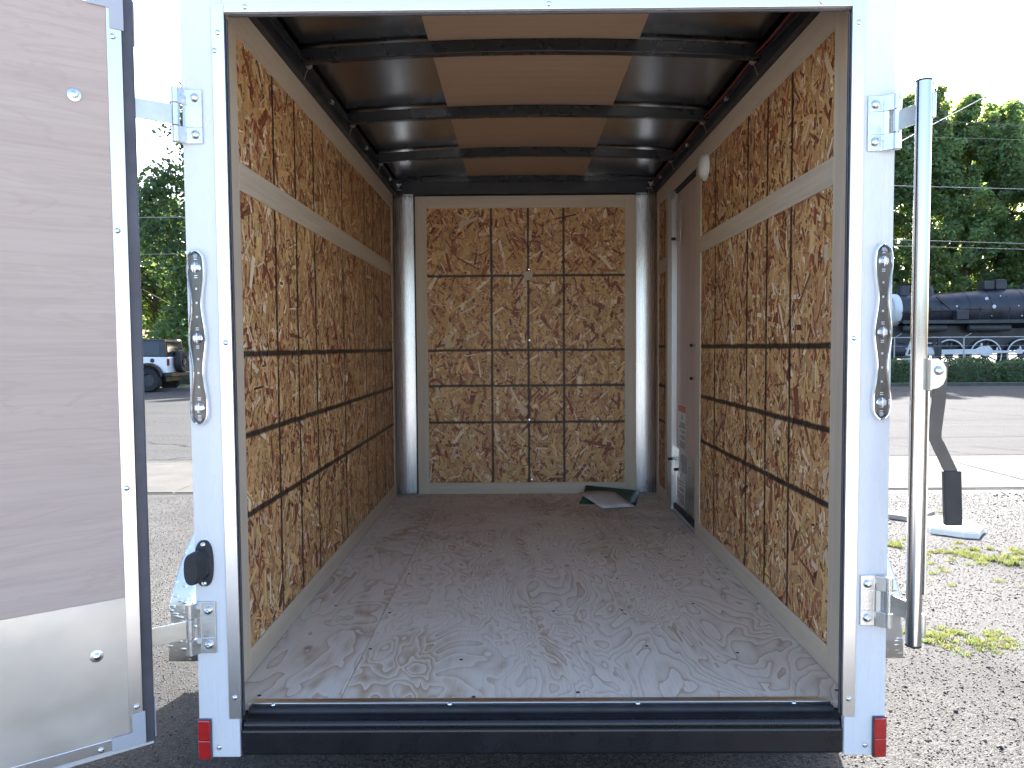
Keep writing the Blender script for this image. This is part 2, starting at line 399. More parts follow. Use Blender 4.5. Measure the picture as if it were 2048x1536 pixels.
# concrete walk between lot and road: slabs with open joints
walk = sheet('sidewalk', -300, 300, 5.66, 7.72, .006, 'concrete')
for i, x in enumerate(np.arange(-14.4, 16, 1.8)):
    s_ = B(x+.008, x+1.792, 5.69, 7.70, .0, .014+.004*random.random()).build('slab', 'concrete', walk, .006)
sheet('bounce_apron', -70, 70, -90, -2.05, .004, 'pale_concrete')  # unseen pale apron, added behind the camera to bounce warm sunlight into the trailer
sheet('verge', -300, 300, 24.6, 60, .008, 'verge')
for y in (35.9, 37.35):
    r_ = B(12, 60, y-.04, y+.04, .0, .14).build('rail', 'rail_steel'); r_['kind'] = 'structure'
kb = B(-120, 120, 24.55, 24.75, .0, .11).build('kerb', 'concrete'); kb['kind'] = 'structure'

# ------------------------------------------------------------------ the trailer
TR = empty('cargo_trailer'); tag(TR, 'white enclosed cargo trailer seen through its open rear door', 'trailer')
HW, WI = .9145, .87            # outer half width, inner wall face
ZB, ZO, ZH = .39, 2.341, 2.69  # frame bottom, opening top, frame top

# -- floor
fl = B(-HW, HW, .03, 3.1, F-.06, F-.022).build('floor_frame', 'black_steel', TR)
p1 = B(-.868, -.5605, .078, 3.06, F-.02, F).build('floor_sheet', 'plywood_floor_side', TR, .0012)
p2 = B(-.5590, .868, .078, 3.06, F-.02, F).build('floor_sheet', 'plywood_floor', TR, .0012)
rs = random.Random(3)
for y in (.14, .42, .82, 1.22, 1.62, 2.02, 2.42, 2.82):
    for x in (-.80, -.50, -.22, .06, .34, .60, .81):
        if rs.random() < .72:
            put(FLOOR_SCREW, 'screw', p1 if x < -.56 else p2, (x+rs.uniform(-.05, .05), y+rs.uniform(-.06, .06), F+.0003), (R(-90), 0, 0))

# -- oriented strand boards
PAL = [((.64, .385, .165), .33), ((.71, .465, .20), .20), ((.53, .285, .125), .14), ((.28, .085, .046), .105), ((.43, .175, .085), .10), ((.82, .65, .45), .10), ((.15, .05, .03), .025)]
def strands(name, u0, u1, v0, v1, place, mat, parent, n, seed, holes=()):
    g = np.random.default_rng(seed)
    u = g.uniform(u0-.02, u1+.02, n); v = g.uniform(v0-.02, v1+.02, n)
    small = g.random(n) < .35
    L = np.clip(g.lognormal(-2.78, .45, n)*np.where(small, .5, 1), .010, .15); W = np.clip(g.lognormal(-4.32, .65, n)*np.where(small, .42, 1), .0016, .045); W = np.minimum(W, L*.6)
    a = g.normal(0, .75, n)+np.where(g.random(n) < .25, g.uniform(-1.5, 1.5, n), 0)
    du = np.stack([np.sin(a), np.cos(a)], 1); dv = np.stack([np.cos(a), -np.sin(a)], 1)
    sk = g.uniform(-.6, .6, (n, 2)); tp = g.uniform(.45, 1, (n, 2))
    c = np.stack([u, v], 1)
    def cor(sl, sw, e): return c+du*((sl*.5+sk[:, e]*.12*sw)*L)[:, None]+dv*(sw*.5*W*tp[:, e])[:, None]
    Q = np.stack([cor(-1, -1, 0), cor(-1, 1, 0), cor(1, 1, 1), cor(1, -1, 1)], 1)
    Q[:, :, 0] = np.clip(Q[:, :, 0], u0, u1); Q[:, :, 1] = np.clip(Q[:, :, 1], v0, v1)
    h = g.uniform(.0004, .0028, n)[:, None]*np.ones((1, 4))+g.uniform(-.0003, .0003, (n, 4))
    keep = np.ones(n, bool)
    for (a0, a1, b0, b1) in holes: keep &= ~((Q[:, :, 0].max(1) > a0) & (Q[:, :, 0].min(1) < a1) & (Q[:, :, 1].max(1) > b0) & (Q[:, :, 1].min(1) < b1))
    ext = (np.ptp(Q[:, :, 0], axis=1) > 1e-4) & (np.ptp(Q[:, :, 1], axis=1) > 1e-4); keep &= ext
    Q, h, L, W = Q[keep], h[keep], L[keep], W[keep]; m = len(Q)
    V = place(Q[:, :, 0].ravel(), Q[:, :, 1].ravel(), h.ravel())
    pr = np.array([p for _, p in PAL]); idx = g.choice(len(PAL), m, p=pr/pr.sum())
    base = np.array([c_ for c_, _ in PAL])[idx]*g.uniform(.75, 1.2, (m, 1))*g.normal(1, .03, (m, 3))
    big = L*W > .0013; base[big & (g.random(m) < .10)] = np.array([.25, .085, .048])
    ox, oy = g.uniform(0, 9, m), g.uniform(0, 9, m)
    uv = np.stack([np.stack([ox-W/2, oy-L/2], 1), np.stack([ox+W/2, oy-L/2], 1), np.stack([ox+W/2, oy+L/2], 1), np.stack([ox-W/2, oy+L/2], 1)], 1)
    me = raw_mesh(name, V, np.arange(m*4).reshape(m, 4), mat, np.clip(base, .01, .9), uv)
    o = link(name, me, parent); o['kind'] = 'stuff'; return o
simple('osb_base', (.16, .09, .045), .7)
ob = B(-WI-.011, -WI, .03, 3.0, F, F+1.99).build('strand_board', 'osb_base', TR)
strands('wood_strands', .15, 2.96, F+.07, F+1.90, lambda u, v, h: np.stack([-WI+h, u, v], 1), 'osb_left', ob, 42000, 1)
ob = MB().box(WI, WI+.011, .03, 1.90, F, F+1.99).box(WI, WI+.011, 2.56, 3.0, F, F+1.99).box(WI, WI+.011, 1.90, 2.56, F+1.90, F+1.99).build('strand_board', 'osb_base', TR)
strands('wood_strands', .15, 2.96, F+.07, F+1.90, lambda u, v, h: np.stack([WI-h, u, v], 1), 'osb_right', ob, 42000, 2, [(1.87, 2.60, 0, 9)])
ob = B(-.72, .73, 3.045, 3.055, F, F+1.98).build('strand_board', 'osb_base', TR)
strands('wood_strands', -.66, .67, F+.06, F+1.91, lambda u, v, h: np.stack([u, 3.045-h, v], 1), 'osb_front', ob, 23000, 5)

# -- trim boards, each a piece of its own
def trim(x0, x1, y0, y1, z0, z1, mat): return B(x0, x1, y0, y1, z0, z1).build('trim_board', mat, TR, .0012)
for sgn in (-1, 1):
    def tx(y0, y1, z0, z1, mat, sgn=sgn, t=.0065):
        a, b = sorted((sgn*(WI-.0005), sgn*(WI-t))); return trim(a, b, y0, y1, z0, z1, mat)
    tx(.034, .256, F+.002, F+1.985, 'trim_wood')
    if sgn < 0:
        tx(.2565, 2.942, F+.002, F+.082, 'trim_wood_y'); tx(.2565, 2.942, F+1.447, F+1.529, 'trim_wood_y')
    else:
        tx(.2565, 1.828, F+.002, F+.084, 'trim_wood_y'); tx(.2565, 1.828, F+1.447, F+1.529, 'trim_wood_y')
        tx(1.8285, 1.928, F+.002, F+1.890, 'trim_wood'); tx(2.635, 2.70, F+.002, F+1.890, 'trim_wood')
        tx(2.7005, 2.942, F+.002, F+.084, 'trim_wood_y'); tx(2.7005, 2.942, F+1.447, F+1.529, 'trim_wood_y')
    tx(.2565, 2.942, F+1.8905, F+1.985, 'trim_wood_y'); tx(2.9425, 3.0, F+.002, F+1.985, 'trim_wood')
yf0, yf1 = 3.036, 3.0445
trim(-.722, -.648, yf0, yf1, F+.001, F+1.977, 'trim_wood'); trim(.660, .735, yf0, yf1, F+.001, F+1.977, 'trim_wood')
trim(-.6475, .6595, yf0, yf1, F+.001, F+.076, 'trim_wood_x'); trim(-.6475, .6595, yf0, yf1, F+1.898, F+1.977, 'trim_wood_x')
for x, z in ((.027, 1.498), (.028, 1.029), (.024, .496), (.039, .092)): put(WSCREW, 'screw', ob, (x, 3.043, F+z))
MB().lathe((.021, 3.043, F+1.455), (0, -1, 0), [(.030, 0), (.028, .004), (.012, .007)], 11).build('caulk_patch', 'caulk', ob, smooth=True)

# -- curved nose corners and outer skin
for sgn in (-1, 1):
    pts = []
    for i in range(9):
        a = R(90*i/8); pts.append((sgn*(.735+.165*math.cos(a)), 2.955+.125*math.sin(a)))
    MB().loft([[(x, y, F-.01) for x, y in pts], [(x, y, F+2.02) for x, y in pts]], False, False).build('corner_panel', 'corner_metal', TR, smooth=True)
    B(min(sgn*.9045, sgn*HW), max(sgn*.9045, sgn*HW), .05, 2.98, F-.08, F+2.10).build('side_skin', 'white_paint', TR)
    pts = [(sgn*(.735+.1795*math.cos(R(9*i))), 2.98+.18*math.sin(R(9*i))) for i in range(11)]
    MB().loft([[(x, y, F-.08) for x, y in pts], [(x, y, F+2.10) for x, y in pts]], False, False).build('nose_corner', 'white_paint', TR, smooth=True)
B(-.735, .735, 3.14, 3.16, F-.08, F+2.10).build('front_skin', 'white_paint', TR)
B(-.735, .735, 3.058, 3.075, F-.01, F+2.06).build('front_lining', 'black_steel', TR)

# -- roof: skin, ceiling strip, bows, top rails
def arch(x, zc): return zc-.030*(x/.84)**2
def arch_strip(x0, x1, y0, y1, zb, zt, n=14):
    xs = [x0+(x1-x0)*i/n for i in range(n+1)]
    prof = [(x, arch(x, zb)) for x in xs]+[(x, arch(x, zt)) for x in reversed(xs)]
    return MB().prism(prof, (0, y0, 0), (1, 0, 0), (0, 0, 1), (0, y1-y0, 0))
arch_strip(-HW, HW, .02, 3.12, 2.614, 2.618, 22).build('roof_skin', 'roof_metal', TR, smooth=True)
arch_strip(-HW-.01, HW+.01, .0, 3.17, 2.66, 2.665, 22).build('roof_cover', 'white_paint', TR, smooth=True)
arch_strip(-.372, .395, .055, 3.05, 2.6065, 2.611).build('ceiling_strip', 'luan_ceiling', TR, smooth=True)
BY = (.85, 1.60, 2.335, 3.03)
for y in BY:
    z = 2.556
    arch_strip(-.862, .862, y-.018, y+.018, z, z+.049, 22).build('roof_bow', 'black_paint', TR, .004, True)
for sgn in (-1, 1):
    a, b = sorted((sgn*.838, sgn*.904))
    B(a, b, .05, 3.05, F+1.9865, F+2.055).build('top_rail', 'black_steel', TR, .004)
    a, b = sorted((sgn*.8385, sgn*.875))
    B(a, b, .05, 3.05, F+2.0555, F+2.068).build('rail_flange', 'black_steel', TR)
B(-.80, .80, 3.0, 3.05, F+1.985, F+2.06).build('front_rail', 'black_steel', TR, .004)
# wiring along the rails
def wire(x, z, sag, mat, r, y0=.08, dx=0):
    pts = []; ys = [y0]+list(BY)
    for a, b in zip(ys[:-1], ys[1:]):
        for i in range(8):
            q = i/8; pts.append((x+dx*math.sin(q*math.pi)*random.uniform(.6, 1.2), a+(b-a)*q, z-sag*math.sin(q*math.pi)))
    pts.append((x, ys[-1], z)); return MB().tube(pts, r, 6).build('wire', mat, TR, smooth=True)
wire(-.826, F+2.035, .016, 'black_rubber', .004, dx=-.006); wire(.826, F+2.035, .014, 'black_rubber', .004, dx=.006)
wire(.818, F+2.042, .006, 'copper_red', .0025, dx=.004)
for sgn in (-1, 1):
    for y in BY:
        yy = min(y+.04, 3.0); c = (sgn*.826, yy, F+2.037)
        cl = MB().lathe((c[0], c[1]-.012, c[2]), (0, 1, 0), [(.011, 0), (.013, .004), (.013, .02), (.011, .024)], 10)
        cl.box(c[0]-.022, c[0]+.022, yy-.006, yy+.006, c[2]+.008, c[2]+.014)
        cl.tube([(c[0], yy, c[2]-.008), (c[0]+sgn*.008, yy-.006, c[2]-.03), (c[0]+sgn*.014, yy-.012, c[2]-.055)], .0022, 5)
        cl.build('wire_clip', 'galvanised', TR, smooth=True)
    for y in (1.25, 1.98, 2.7):
        MB().lathe((sgn*.83, y, F+2.02), (0, 1, 0), [(.008, 0), (.010, .01), (.008, .02)], 8).build('wire_clip', 'galvanised', TR, smooth=True)

# -- rear frame
rf = empty('rear_frame'); rf.parent = TR
for sgn in (-1, 1): B(min(sgn*.806, sgn*HW), max(sgn*.806, sgn*HW), .0, .020, ZB, ZH).build('post', 'white_paint', rf, .003)
B(-.8058, .8058, .0, .024, ZO+.003, ZH-.002).build('header', 'white_paint', rf, .002)
B(-.80, .80, .0255, .05, ZO+.02, ZH-.01).build('header_liner', 'trim_wood_x', rf)
B(-.83, .83, .0505, .058, ZO+.11, ZO+.20).build('header_liner', 'trim_wood_x', rf)
for sgn in (-1, 1):
    a, b = sorted((sgn*.800, sgn*.832)); c, d = sorted((sgn*.800, sgn*.8055))
    MB().box(a, b, -.0035, -.0005, F-.003, ZO+.0225).box(c, d, -.0005, .018, F-.003, ZO-.001).build('edge_trim', 'aluminium', rf, .0008)
    c, d = sorted((sgn*.7965, sgn*.7995))
    B(c, d, .009, .0178, F+.0, ZO-.012).build('door_seal', 'gasket', rf, .002)
    c, d = sorted((sgn*.806, sgn*.866))
    B(c, d, .0205, .033, F+.002, F+1.985).build('jamb_liner', 'trim_wood', rf)
    for z in ((1.79, 1.0, .055) if sgn < 0 else (1.80, 1.0, .045)): put(SCREW, 'screw', rf, (sgn*.816, -.0035, F+z))
    put(SCREW, 'screw', rf, (sgn*.862, -.0002, F-.082))
B(-.7995, .7995, -.0035, -.0005, ZO, ZO+.0225).build('edge_trim', 'aluminium', rf, .0008)
B(-.7955, .7955, .014, .0235, ZO-.003, ZO+.002).build('door_seal', 'gasket', rf, .002)
for x in (-.745, .03, .72): put(SCREW, 'screw', rf, (x, -.0035, ZO+.0125))
put(SCREW, 'screw', rf, (-.826, -.0035, F+1.745))
# -- sill and bumper
si = MB().box(-.80, .80, .072, .0775, F-.03, F+.0028).box(-.80, .80, .0775, .10, F+.0004, F+.0028).build('threshold', 'aluminium', TR, .0008)
for x in (-.74, -.25, .27, .70): put(SCREW, 'screw', si, (x, .0715, F-.004))
B(-.80, .80, .020, .0715, F-.035, F-.018).build('sill_ledge', 'black_steel', TR, .003)
MB().cyl((-.80, .058, F-.012), (.80, .058, F-.012), .011, n=12).build('door_seal', 'black_rubber', TR, smooth=True)
bp = MB().box(-.8055, .8055, .002, .07, F-.108, F-.036).build('bumper', 'black_paint', TR, .008, seg=3)
MB().cyl((-.795, .012, F-.026), (.795, .012, F-.026), .0125, n=12).build('bumper_lip', 'black_paint', TR, smooth=True)

# -- hinges on the frame
def hinge(sx, x0, wd_, px, z0, z1, strap_dir, strap_len, lab):
    x1 = x0+wd_; p = Vector((sx*px, -.021, 0)); wide = 0
    # bent plate: flat on the frame, stepping out to the barrel
    prof = [(sx*x0, -.0005), (sx*x1, -.0005), (sx*(x1+.004), -.004), (sx*(px-.004), -.0125), (sx*(px-.002), -.021), (sx*(px-.0095), -.0245), (sx*(x1+.001), -.0095), (sx*(x1-.002), -.0055), (sx*x0, -.0055)]
    mid = [prof[0], prof[1], prof[2], (sx*(px-.0145), -.009), (sx*(px-.0165), -.014), prof[6], prof[7], prof[8]]
    b = MB(); h = z1-z0; k0, k1 = z0+h*.30, z0+h*.71
    b.prism(prof, (0, 0, z0), (1, 0, 0), (0, 1, 0), (0, 0, k0-z0))
    b.prism(prof, (0, 0, k1), (1, 0, 0), (0, 1, 0), (0, 0, z1-k1))
    b.prism(mid, (0, 0, k0-.0003), (1, 0, 0), (0, 1, 0), (0, 0, k1-k0+.0006))
    H = b.build('hinge', 'zinc_plate', TR, .0012, label=lab)
    for za, zb in ((z0, k0-.001), (k1+.001, z1)): MB().cyl((p.x, p.y, za), (p.x, p.y, zb), .0105, n=16).build('barrel', 'zinc_plate', H, .0012, True)
    MB().cyl((p.x, p.y, k0+.0005), (p.x, p.y, k1-.0005), .0105, n=16).build('barrel', 'zinc_plate', H, .0012, True)
    d = Vector((strap_dir[0], strap_dir[1], 0)).normalized(); n = Vector((-d.y, d.x, 0))*.0025
    q0 = p+d*.008; q1 = p+d*strap_len
    zz0, zz1 = k0+.004, k1-.004
    if wide:
        zz0, zz1 = k0+.002, k1-.002
    poly = [(0, 0), (1, 0), (1, 1), (0, 1)]
    vs = [q0-n+Vector((0, 0, zz0)), q1-n+Vector((0, 0, zz0-wide)), q1-n+Vector((0, 0, zz1-wide)), q0-n+Vector((0, 0, zz1)),
          q0+n+Vector((0, 0, zz0)), q1+n+Vector((0, 0, zz0-wide)), q1+n+Vector((0, 0, zz1-wide)), q0+n+Vector((0, 0, zz1))]
    MB().add(vs, [(0, 1, 2, 3), (7, 6, 5, 4), (0, 4, 5, 1), (1, 5, 6, 2), (2, 6, 7, 3), (3, 7, 4, 0)]).build('strap', 'galvanised', H, .001)
    for f in (.16, .84): put(BOLT, 'bolt', H, (sx*(x0+.018), -.0055, z0+h*f), (0, random.uniform(0, 3), 0))
DD = Vector((-.80, -.595, 0)).normalized(); DN = Vector((.595, -.80, 0)).normalized()
hinge(-1, .861, .041, .922, F+1.511, F+1.648, DD, .30, 'zinc hinge carrying the top of the open door')
hinge(-1, .861, .041, .922, F+.178, F+.315, DD, .30, 'zinc hinge carrying the bottom of the open door')
BAR = Vector((.932, -.100, 0)); RP = Vector((.908, -.021, 0))
hinge(1, .842, .038, .908, F+1.477, F+1.616, BAR-RP, .098, 'zinc hinge at the top of the locking bar')
hinge(1, .842, .038, .908, F+.243, F+.377, BAR-RP, .098, 'zinc hinge at the bottom of the locking bar')

# -- tail lights: three-lobed clear lens in a chrome bezel
def hw_light(t):
    w = .0196+.0044*math.cos(2*math.pi*(t-.5)/.395)
    e = (abs(2*t-1)-.885)/.115
    return w*math.sqrt(max(0, 1-e*e)) if e > 0 else w
def light_ring(cx, z0, z1, off, y, n=48):
    ts = [.5-.5*math.cos(math.pi*i/n) for i in range(n+1)]; zc = (z0+z1)/2; H = (z1-z0)/2-off
    def w(t): return max(.0004, hw_light(t)-off*(1 if .04 < t < .96 else .6)) if 0 < t < 1 else 0
    L_ = [(cx-w(t), y, zc+(2*t-1)*H) for t in ts]; R_ = [(cx+w(t), y, zc+(2*t-1)*H) for t in reversed(ts[1:-1])]
    return L_+R_
simple('light_tray', (.075, .073, .075), .32, .35, .05, 3)
for sgn, z0, z1 in ((-1, F+.785, F+1.240), (1, F+.787, F+1.243)):
    cx = sgn*.887
    T = MB().loft([light_ring(cx, z0, z1, -.0012, -.0003), light_ring(cx, z0, z1, -.0010, -.008), light_ring(cx, z0, z1, .0012, -.0125), light_ring(cx, z0, z1, .0032, -.0130), light_ring(cx, z0, z1, .0058, -.0085), light_ring(cx, z0, z1, .0066, -.0040)], False).build('tail_light', 'chrome', TR, smooth=True, label='clear tail light in wavy chrome bezel '+('beside the open door' if sgn < 0 else 'beside the locking bar'))
    MB().loft([light_ring(cx, z0, z1, .0060, -.0050), light_ring(cx, z0, z1, .0070, -.0042)]).build('tray', 'light_tray', T)
    MB().loft([light_ring(cx, z0, z1, .0056, -.0100), light_ring(cx, z0, z1, .0075, -.0130), light_ring(cx, z0, z1, .0100, -.0140)], True).build('lens', 'clear_lens', T, smooth=True)
    Hh = z1-z0; zc = (z0+z1)/2
    for f in (-.40, 0, .40):
        z = zc+f*Hh; c = (cx, -.006, z)
        MB().lathe(c, (0, -1, 0), [(.0135, -.001), (.0130, .002), (.0095, .0045), (.003, .0015)], 20).build('lamp_cup', 'chrome', T, smooth=True)
        st = MB()
        st.lathe((cx, -.0125, z), (0, 0, 1), [(.0004, -.0145), (.003, -.005), (.0038, 0), (.003, .005), (.0004, .0145)], 8)
        for dx in (-.0085, .0085): st.box(cx+dx*.75-.0036, cx+dx*.75+.0036, -.0125, -.0065, z-.0055, z+.0055)
        for dz in (-.021, -.026, .021, .026): st.box(cx-.004, cx+.004, -.0085, -.0060, z+dz-.0012, z+dz+.0012)
        st.build('reflector_facets', 'led', T, .0006)
    for f in (-.28, -.2, -.12, .12, .2, .28): B(cx-.0022, cx+.0022, -.0085, -.006, zc+f*Hh-.0028, zc+f*Hh+.0028).build('diode', 'led', T)
    for f in (-.465, .465): MB().lathe((cx, -.0062, zc+f*Hh), (0, -1, 0), [(.0062, 0), (.0056, .003), (.001, .0035)], 12).build('screw_plug', 'grey_plastic', T, smooth=True)
# -- red reflectors and licence lamp
for sgn in (-1, 1):
    a, b = sorted((sgn*.8795, sgn*.917))
    Rr = B(a, b, -.006, -.0003, F-.113, F-.002).build('reflector', 'gasket', TR, .002, label='red reflector at the foot of the '+('open door side post' if sgn < 0 else 'locking bar side post'))
    B(a+.003, b-.003, -.011, -.0055, F-.059, F-.005).build('red_lens', 'red_lens', Rr, .003); B(a+.003, b-.003, -.011, -.0055, F-.110, F-.0595).build('red_lens', 'red_lens', Rr, .003)
def oval(cx, cz, rx, rz, n=28, p=2.6):
    return [(cx+rx*math.copysign(abs(math.cos(a))**(2/p), math.cos(a)), cz+rz*math.copysign(abs(math.sin(a))**(2/p), math.sin(a))) for a in [2*math.pi*i/n for i in range(n)]]
def ovr(cx, cz, rx, rz, y, dx=0): return [(x+dx, y, z) for x, z in oval(cx, cz, rx, rz)]
LL = MB().loft([ovr(-.888, F+.418, .0245, .062, -.0003), ovr(-.888, F+.418, .0235, .061, -.007), ovr(-.889, F+.418, .018, .050, -.010)]).build('licence_lamp', 'black_rubber', TR, smooth=True, label='black plastic licence lamp above the lower door hinge')
MB().loft([ovr(-.890, F+.418, .0195, .040, -.009), ovr(-.900, F+.414, .020, .042, -.030), ovr(-.906, F+.412, .0185, .041, -.042), ovr(-.907, F+.412, .017, .038, -.045)]).build('lamp_hood', 'black_rubber', LL, smooth=True)
MB().loft([ovr(-.880, F+.414, .010, .030, -.010), ovr(-.881, F+.414, .008, .027, -.019)]).build('lens', 'clear_lens', LL, smooth=True)
for dz in (.051, -.052): put(SCREW, 'screw', LL, (-.887, -.0095, F+.418+dz))

# -- locking bar with its handle
LB = MB().cyl((BAR.x, BAR.y, .731), (BAR.x, BAR.y, 2.117), .0185, n=28).build('locking_bar', 'stainless', TR, smooth=True, label='polished steel locking bar swung out on two hinges')
for z in (.727, 2.117): MB().cyl((BAR.x, BAR.y, z), (BAR.x, BAR.y, z+.005), .0188, n=24).build('end_cap', 'black_rubber', LB, smooth=True)
for z0, z1 in ((F+1.535, F+1.59), (F+.255, F+.31)):
    MB().lathe((BAR.x+.0195, BAR.y-.004, z0-.004), (0, 0, 1), [(.0075, 0), (.008, .004), (.008, z1-z0), (.0075, z1-z0+.004)], 10).build('catch', 'galvanised', LB, smooth=True)
MB().box(BAR.x+.0155, BAR.x+.0195, BAR.y-.018, BAR.y-.008, .86, 1.37).build('rib', 'stainless', LB, .001)
hy = -.112
ck_ = []
for yy in (hy-.016, hy+.012):
    pl = [(.945, 1.372), (.945, 1.447), (.966, 1.447), (.977, 1.440), (.985, 1.425), (.985, 1.402), (.978, 1.385), (.966, 1.376)]
    MB().prism(pl, (0, yy, 0), (1, 0, 0), (0, 0, 1), (0, .004, 0)).build('clevis', 'galvanised', LB, .001)
B(.944, .949, hy-.0205, hy+.0165, 1.371, 1.4475).build('clevis', 'galvanised', LB, .001)
put(BOLT, 'bolt', LB, (.966, hy-.0165, 1.419))
# handle: a flat bar, edge towards the right, with a rubber grip
cl = [(.979, 1.441), (.974, 1.34), (.966, 1.27), (.966, 1.252), (.972, 1.243), (1.004, 1.178), (1.010, 1.166), (1.015, 1.044)]
wdt = .0165
L1 = [(x-wdt, z) for x, z in cl]; R1 = [(x+wdt, z) for x, z in cl]
rings = []
for (xa, za), (xb, zb) in zip(L1, R1): rings.append([(xa, hy-.006, za), (xb, hy-.006, zb), (xb, hy-.000, zb), (xa, hy-.000, za)])
hd = MB().loft(rings).build('handle', 'handle_steel', LB, .001)
MB().loft([[(x-.0215, hy-.011, z), (x+.0215, hy-.011, z), (x+.0215, hy+.005, z), (x-.0215, hy+.005, z)] for x, z in ((1.0095, 1.172), (1.0155, 1.036))]).build('grip', 'black_rubber', LB, .004)

# -- the rear door, swung open on the left hinges (its own axes: s along the door, t out of its inner face, z up)
DO = empty('rear_door', (-.925, -.02, 0)); DO.parent = TR; DO['label'] = 'open rear door showing its plywood inner face and metal kick plate'
DO.rotation_euler = (0, 0, math.atan2(DD.y, DD.x))
# local x = along the door away from the hinge, local y = DN or -DN
sg = 1 if Matrix.Rotation(math.atan2(DD.y, DD.x), 3, 'Z') @ Vector((0, 1, 0)) @ DN > 0 else -1
def DB(s0, s1, t0, t1, z0, z1):
    a, b = sorted((sg*t0, sg*t1)); return B(s0, s1, a, b, z0, z1)
S1 = 1.745
zb, zt = .505, 2.322
DB(.094, S1+.03, .0, .010, zb-.03, zt+.03).build('outer_skin', 'white_paint', DO, .002)
DB(.0955, .125, .0102, .036, zb-.012, zt+.012).build('door_seal', 'gasket', DO, .004)
DB(S1, S1+.028, .0102, .03, zb-.012, zt+.012).build('door_seal', 'gasket', DO, .004)
DB(.1255, S1-.0005, .0102, .042, zb+.001, zt-.001).build('core', 'black_steel', DO)
DB(.15, S1-.028, .0422, .0445, .8765, zt-.026).build('plywood_sheet', 'luan', DO)
kp = DB(.15, S1-.028, .0422, .0448, zb+.024, .876).build('kick_plate', 'kick_plate', DO)
for a, b, c, d in ((.124, .1555, zb, zt), (S1-.03, S1, zb, zt)): DB(a, b, .0425, .0465, c, d).build('edge_trim', 'aluminium', DO, .001)
DB(.1556, S1-.0305, .0425, .0464, zb, zb+.027).build('edge_trim', 'aluminium', DO, .001); DB(.1556, S1-.0305, .0425, .0464, zt-.028, zt).build('edge_trim', 'aluminium', DO, .001)
for cz, sz in ((zb, 1), (zt, -1)):
    poly = [(.119, cz-sz*.004), (.119, cz+sz*.078), (.149, cz+sz*.078), (.149, cz+sz*.031), (.195, cz+sz*.031), (.195, cz-sz*.004)]
    MB().prism(poly, (0, sg*.0467, 0), (1, 0, 0), (0, 0, 1), (0, sg*.0018, 0)).build('corner_cap', 'grey_plastic', DO, .0006)
    a, b = sorted((cz-sz*.004, cz+sz*.10)); DB(.0915, .0950, -.002, .03, a, b).build('corner_guard', 'grey_plastic', DO, .001)
rot_face = (0, 0, math.pi if sg > 0 else 0)
def on_door(me, nm, s, z, t=.0466): return put(me, nm, DO, (s, sg*t, z), rot_face)
for s, z in ((.143, 2.226), (.146, 1.769), (.144, 1.146), (.137, .598), (.218, .514), (.55, .514), (.95, .514), (1.4, .514), (.55, 2.31), (1.1, 2.31)): on_door(SCREW, 'screw', s, z)
for s, z in ((.227, 2.074), (.221, .747)):
    w_ = MB().lathe((s, sg*.0450, z), (0, sg, 0), [(.0150, 0), (.0148, .002), (.009, .0034)], 18).build('washer', 'zinc_plate', DO, smooth=True)
    MB().lathe((s, sg*.0475, z), (0, sg, 0), [(.0085, 0), (.0085, .006), (.005, .0085), (.001, .009)], 10).build('bolt', 'screw_metal', DO, smooth=True)

# -- side door in the right wall
SD = empty('side_door', (0, 0, 0)); SD.parent = TR; SD['label'] = 'narrow side door with warning labels and a metal lower panel'
B(.890, .9035, 1.93, 2.50, F+.03, F+1.872).build('door_leaf', 'luan_door', SD)
lp = MB().box(.8865, .8898, 1.932, 2.495, F+.035, F+.383).build('kick_plate', 'zinc_plate', SD, .001)
B(.862, .904, 2.502, 2.534, F+.004, F+1.888).build('door_jamb', 'aluminium', SD, .001); B(.8615, .8635, 2.5345, 2.634, F+.004, F+1.888).build('edge_trim', 'aluminium', SD, .0006)
B(.868, .904, 1.9285, 1.9315, F+.004, F+1.888).build('door_jamb', 'aluminium', SD)
B(.866, .904, 1.932, 2.5015, F+.003, F+.024).build('threshold', 'aluminium', SD, .001); B(.868, .904, 1.932, 2.5015, F+1.875, F+1.888).build('door_seal', 'black_rubber', SD)
B(.872, .889, 1.94, 2.49, F+.025, F+.05).build('door_seal', 'black_rubber', SD, .003)
def sticker(y0, y1, z0, z1, head, rows, x):
    s_ = B(x-.0006, x, y0, y1, z0, z1).build('sticker', 'label_white', SD)
    if head: B(x-.0011, x-.0007, y0+.004, y1-.004, z1-head, z1-.004).build('sticker_header', 'label_orange', SD)
    ink = MB(); z = z1-head-.012; g = random.Random(int(z0*1000))
    if head:
        ink.prism([(-.012, 0), (.012, 0), (0, .03)], (x-.0011, (y0+y1)/2, z-.03), (0, 1, 0), (0, 0, 1), (.0004, 0, 0)); z -= .05
    while z > z0+.012:
        ink.box(x-.0011, x-.0007, y0+.012, y1-.012-g.random()*(y1-y0)*.35, z-.0035, z); z -= .0085+(g.random() < .12)*.01
    ink.build('sticker_print', 'label_ink', SD)
sticker(2.25, 2.45, F+.385, F+.645, .042, 1, .8898)
sticker(2.18, 2.40, F+.255, F+.375, 0, 1, .8862); sticker(2.26, 2.46, F+.06, F+.215, 0, 1, .8862); sticker(1.945, 1.985, F+.075, F+.22, 0, 1, .8862)
for y, z, l_ in ((2.03, .985, .03), (2.03, .81, .03), (2.42, 1.60, .05), (2.47, .315, .055), (2.30, .28, .055)):
    pb = MB().cyl((.8897, y, F+z), (.8897-l_*.55, y, F+z), .006, n=10).build('bolt', 'screw_metal', SD, smooth=True)
    MB().cyl((.8897-l_*.55, y, F+z), (.8897-l_, y, F+z), .0085, n=10).build('bolt_tip', 'black_rubber', SD, smooth=True)
hp = []
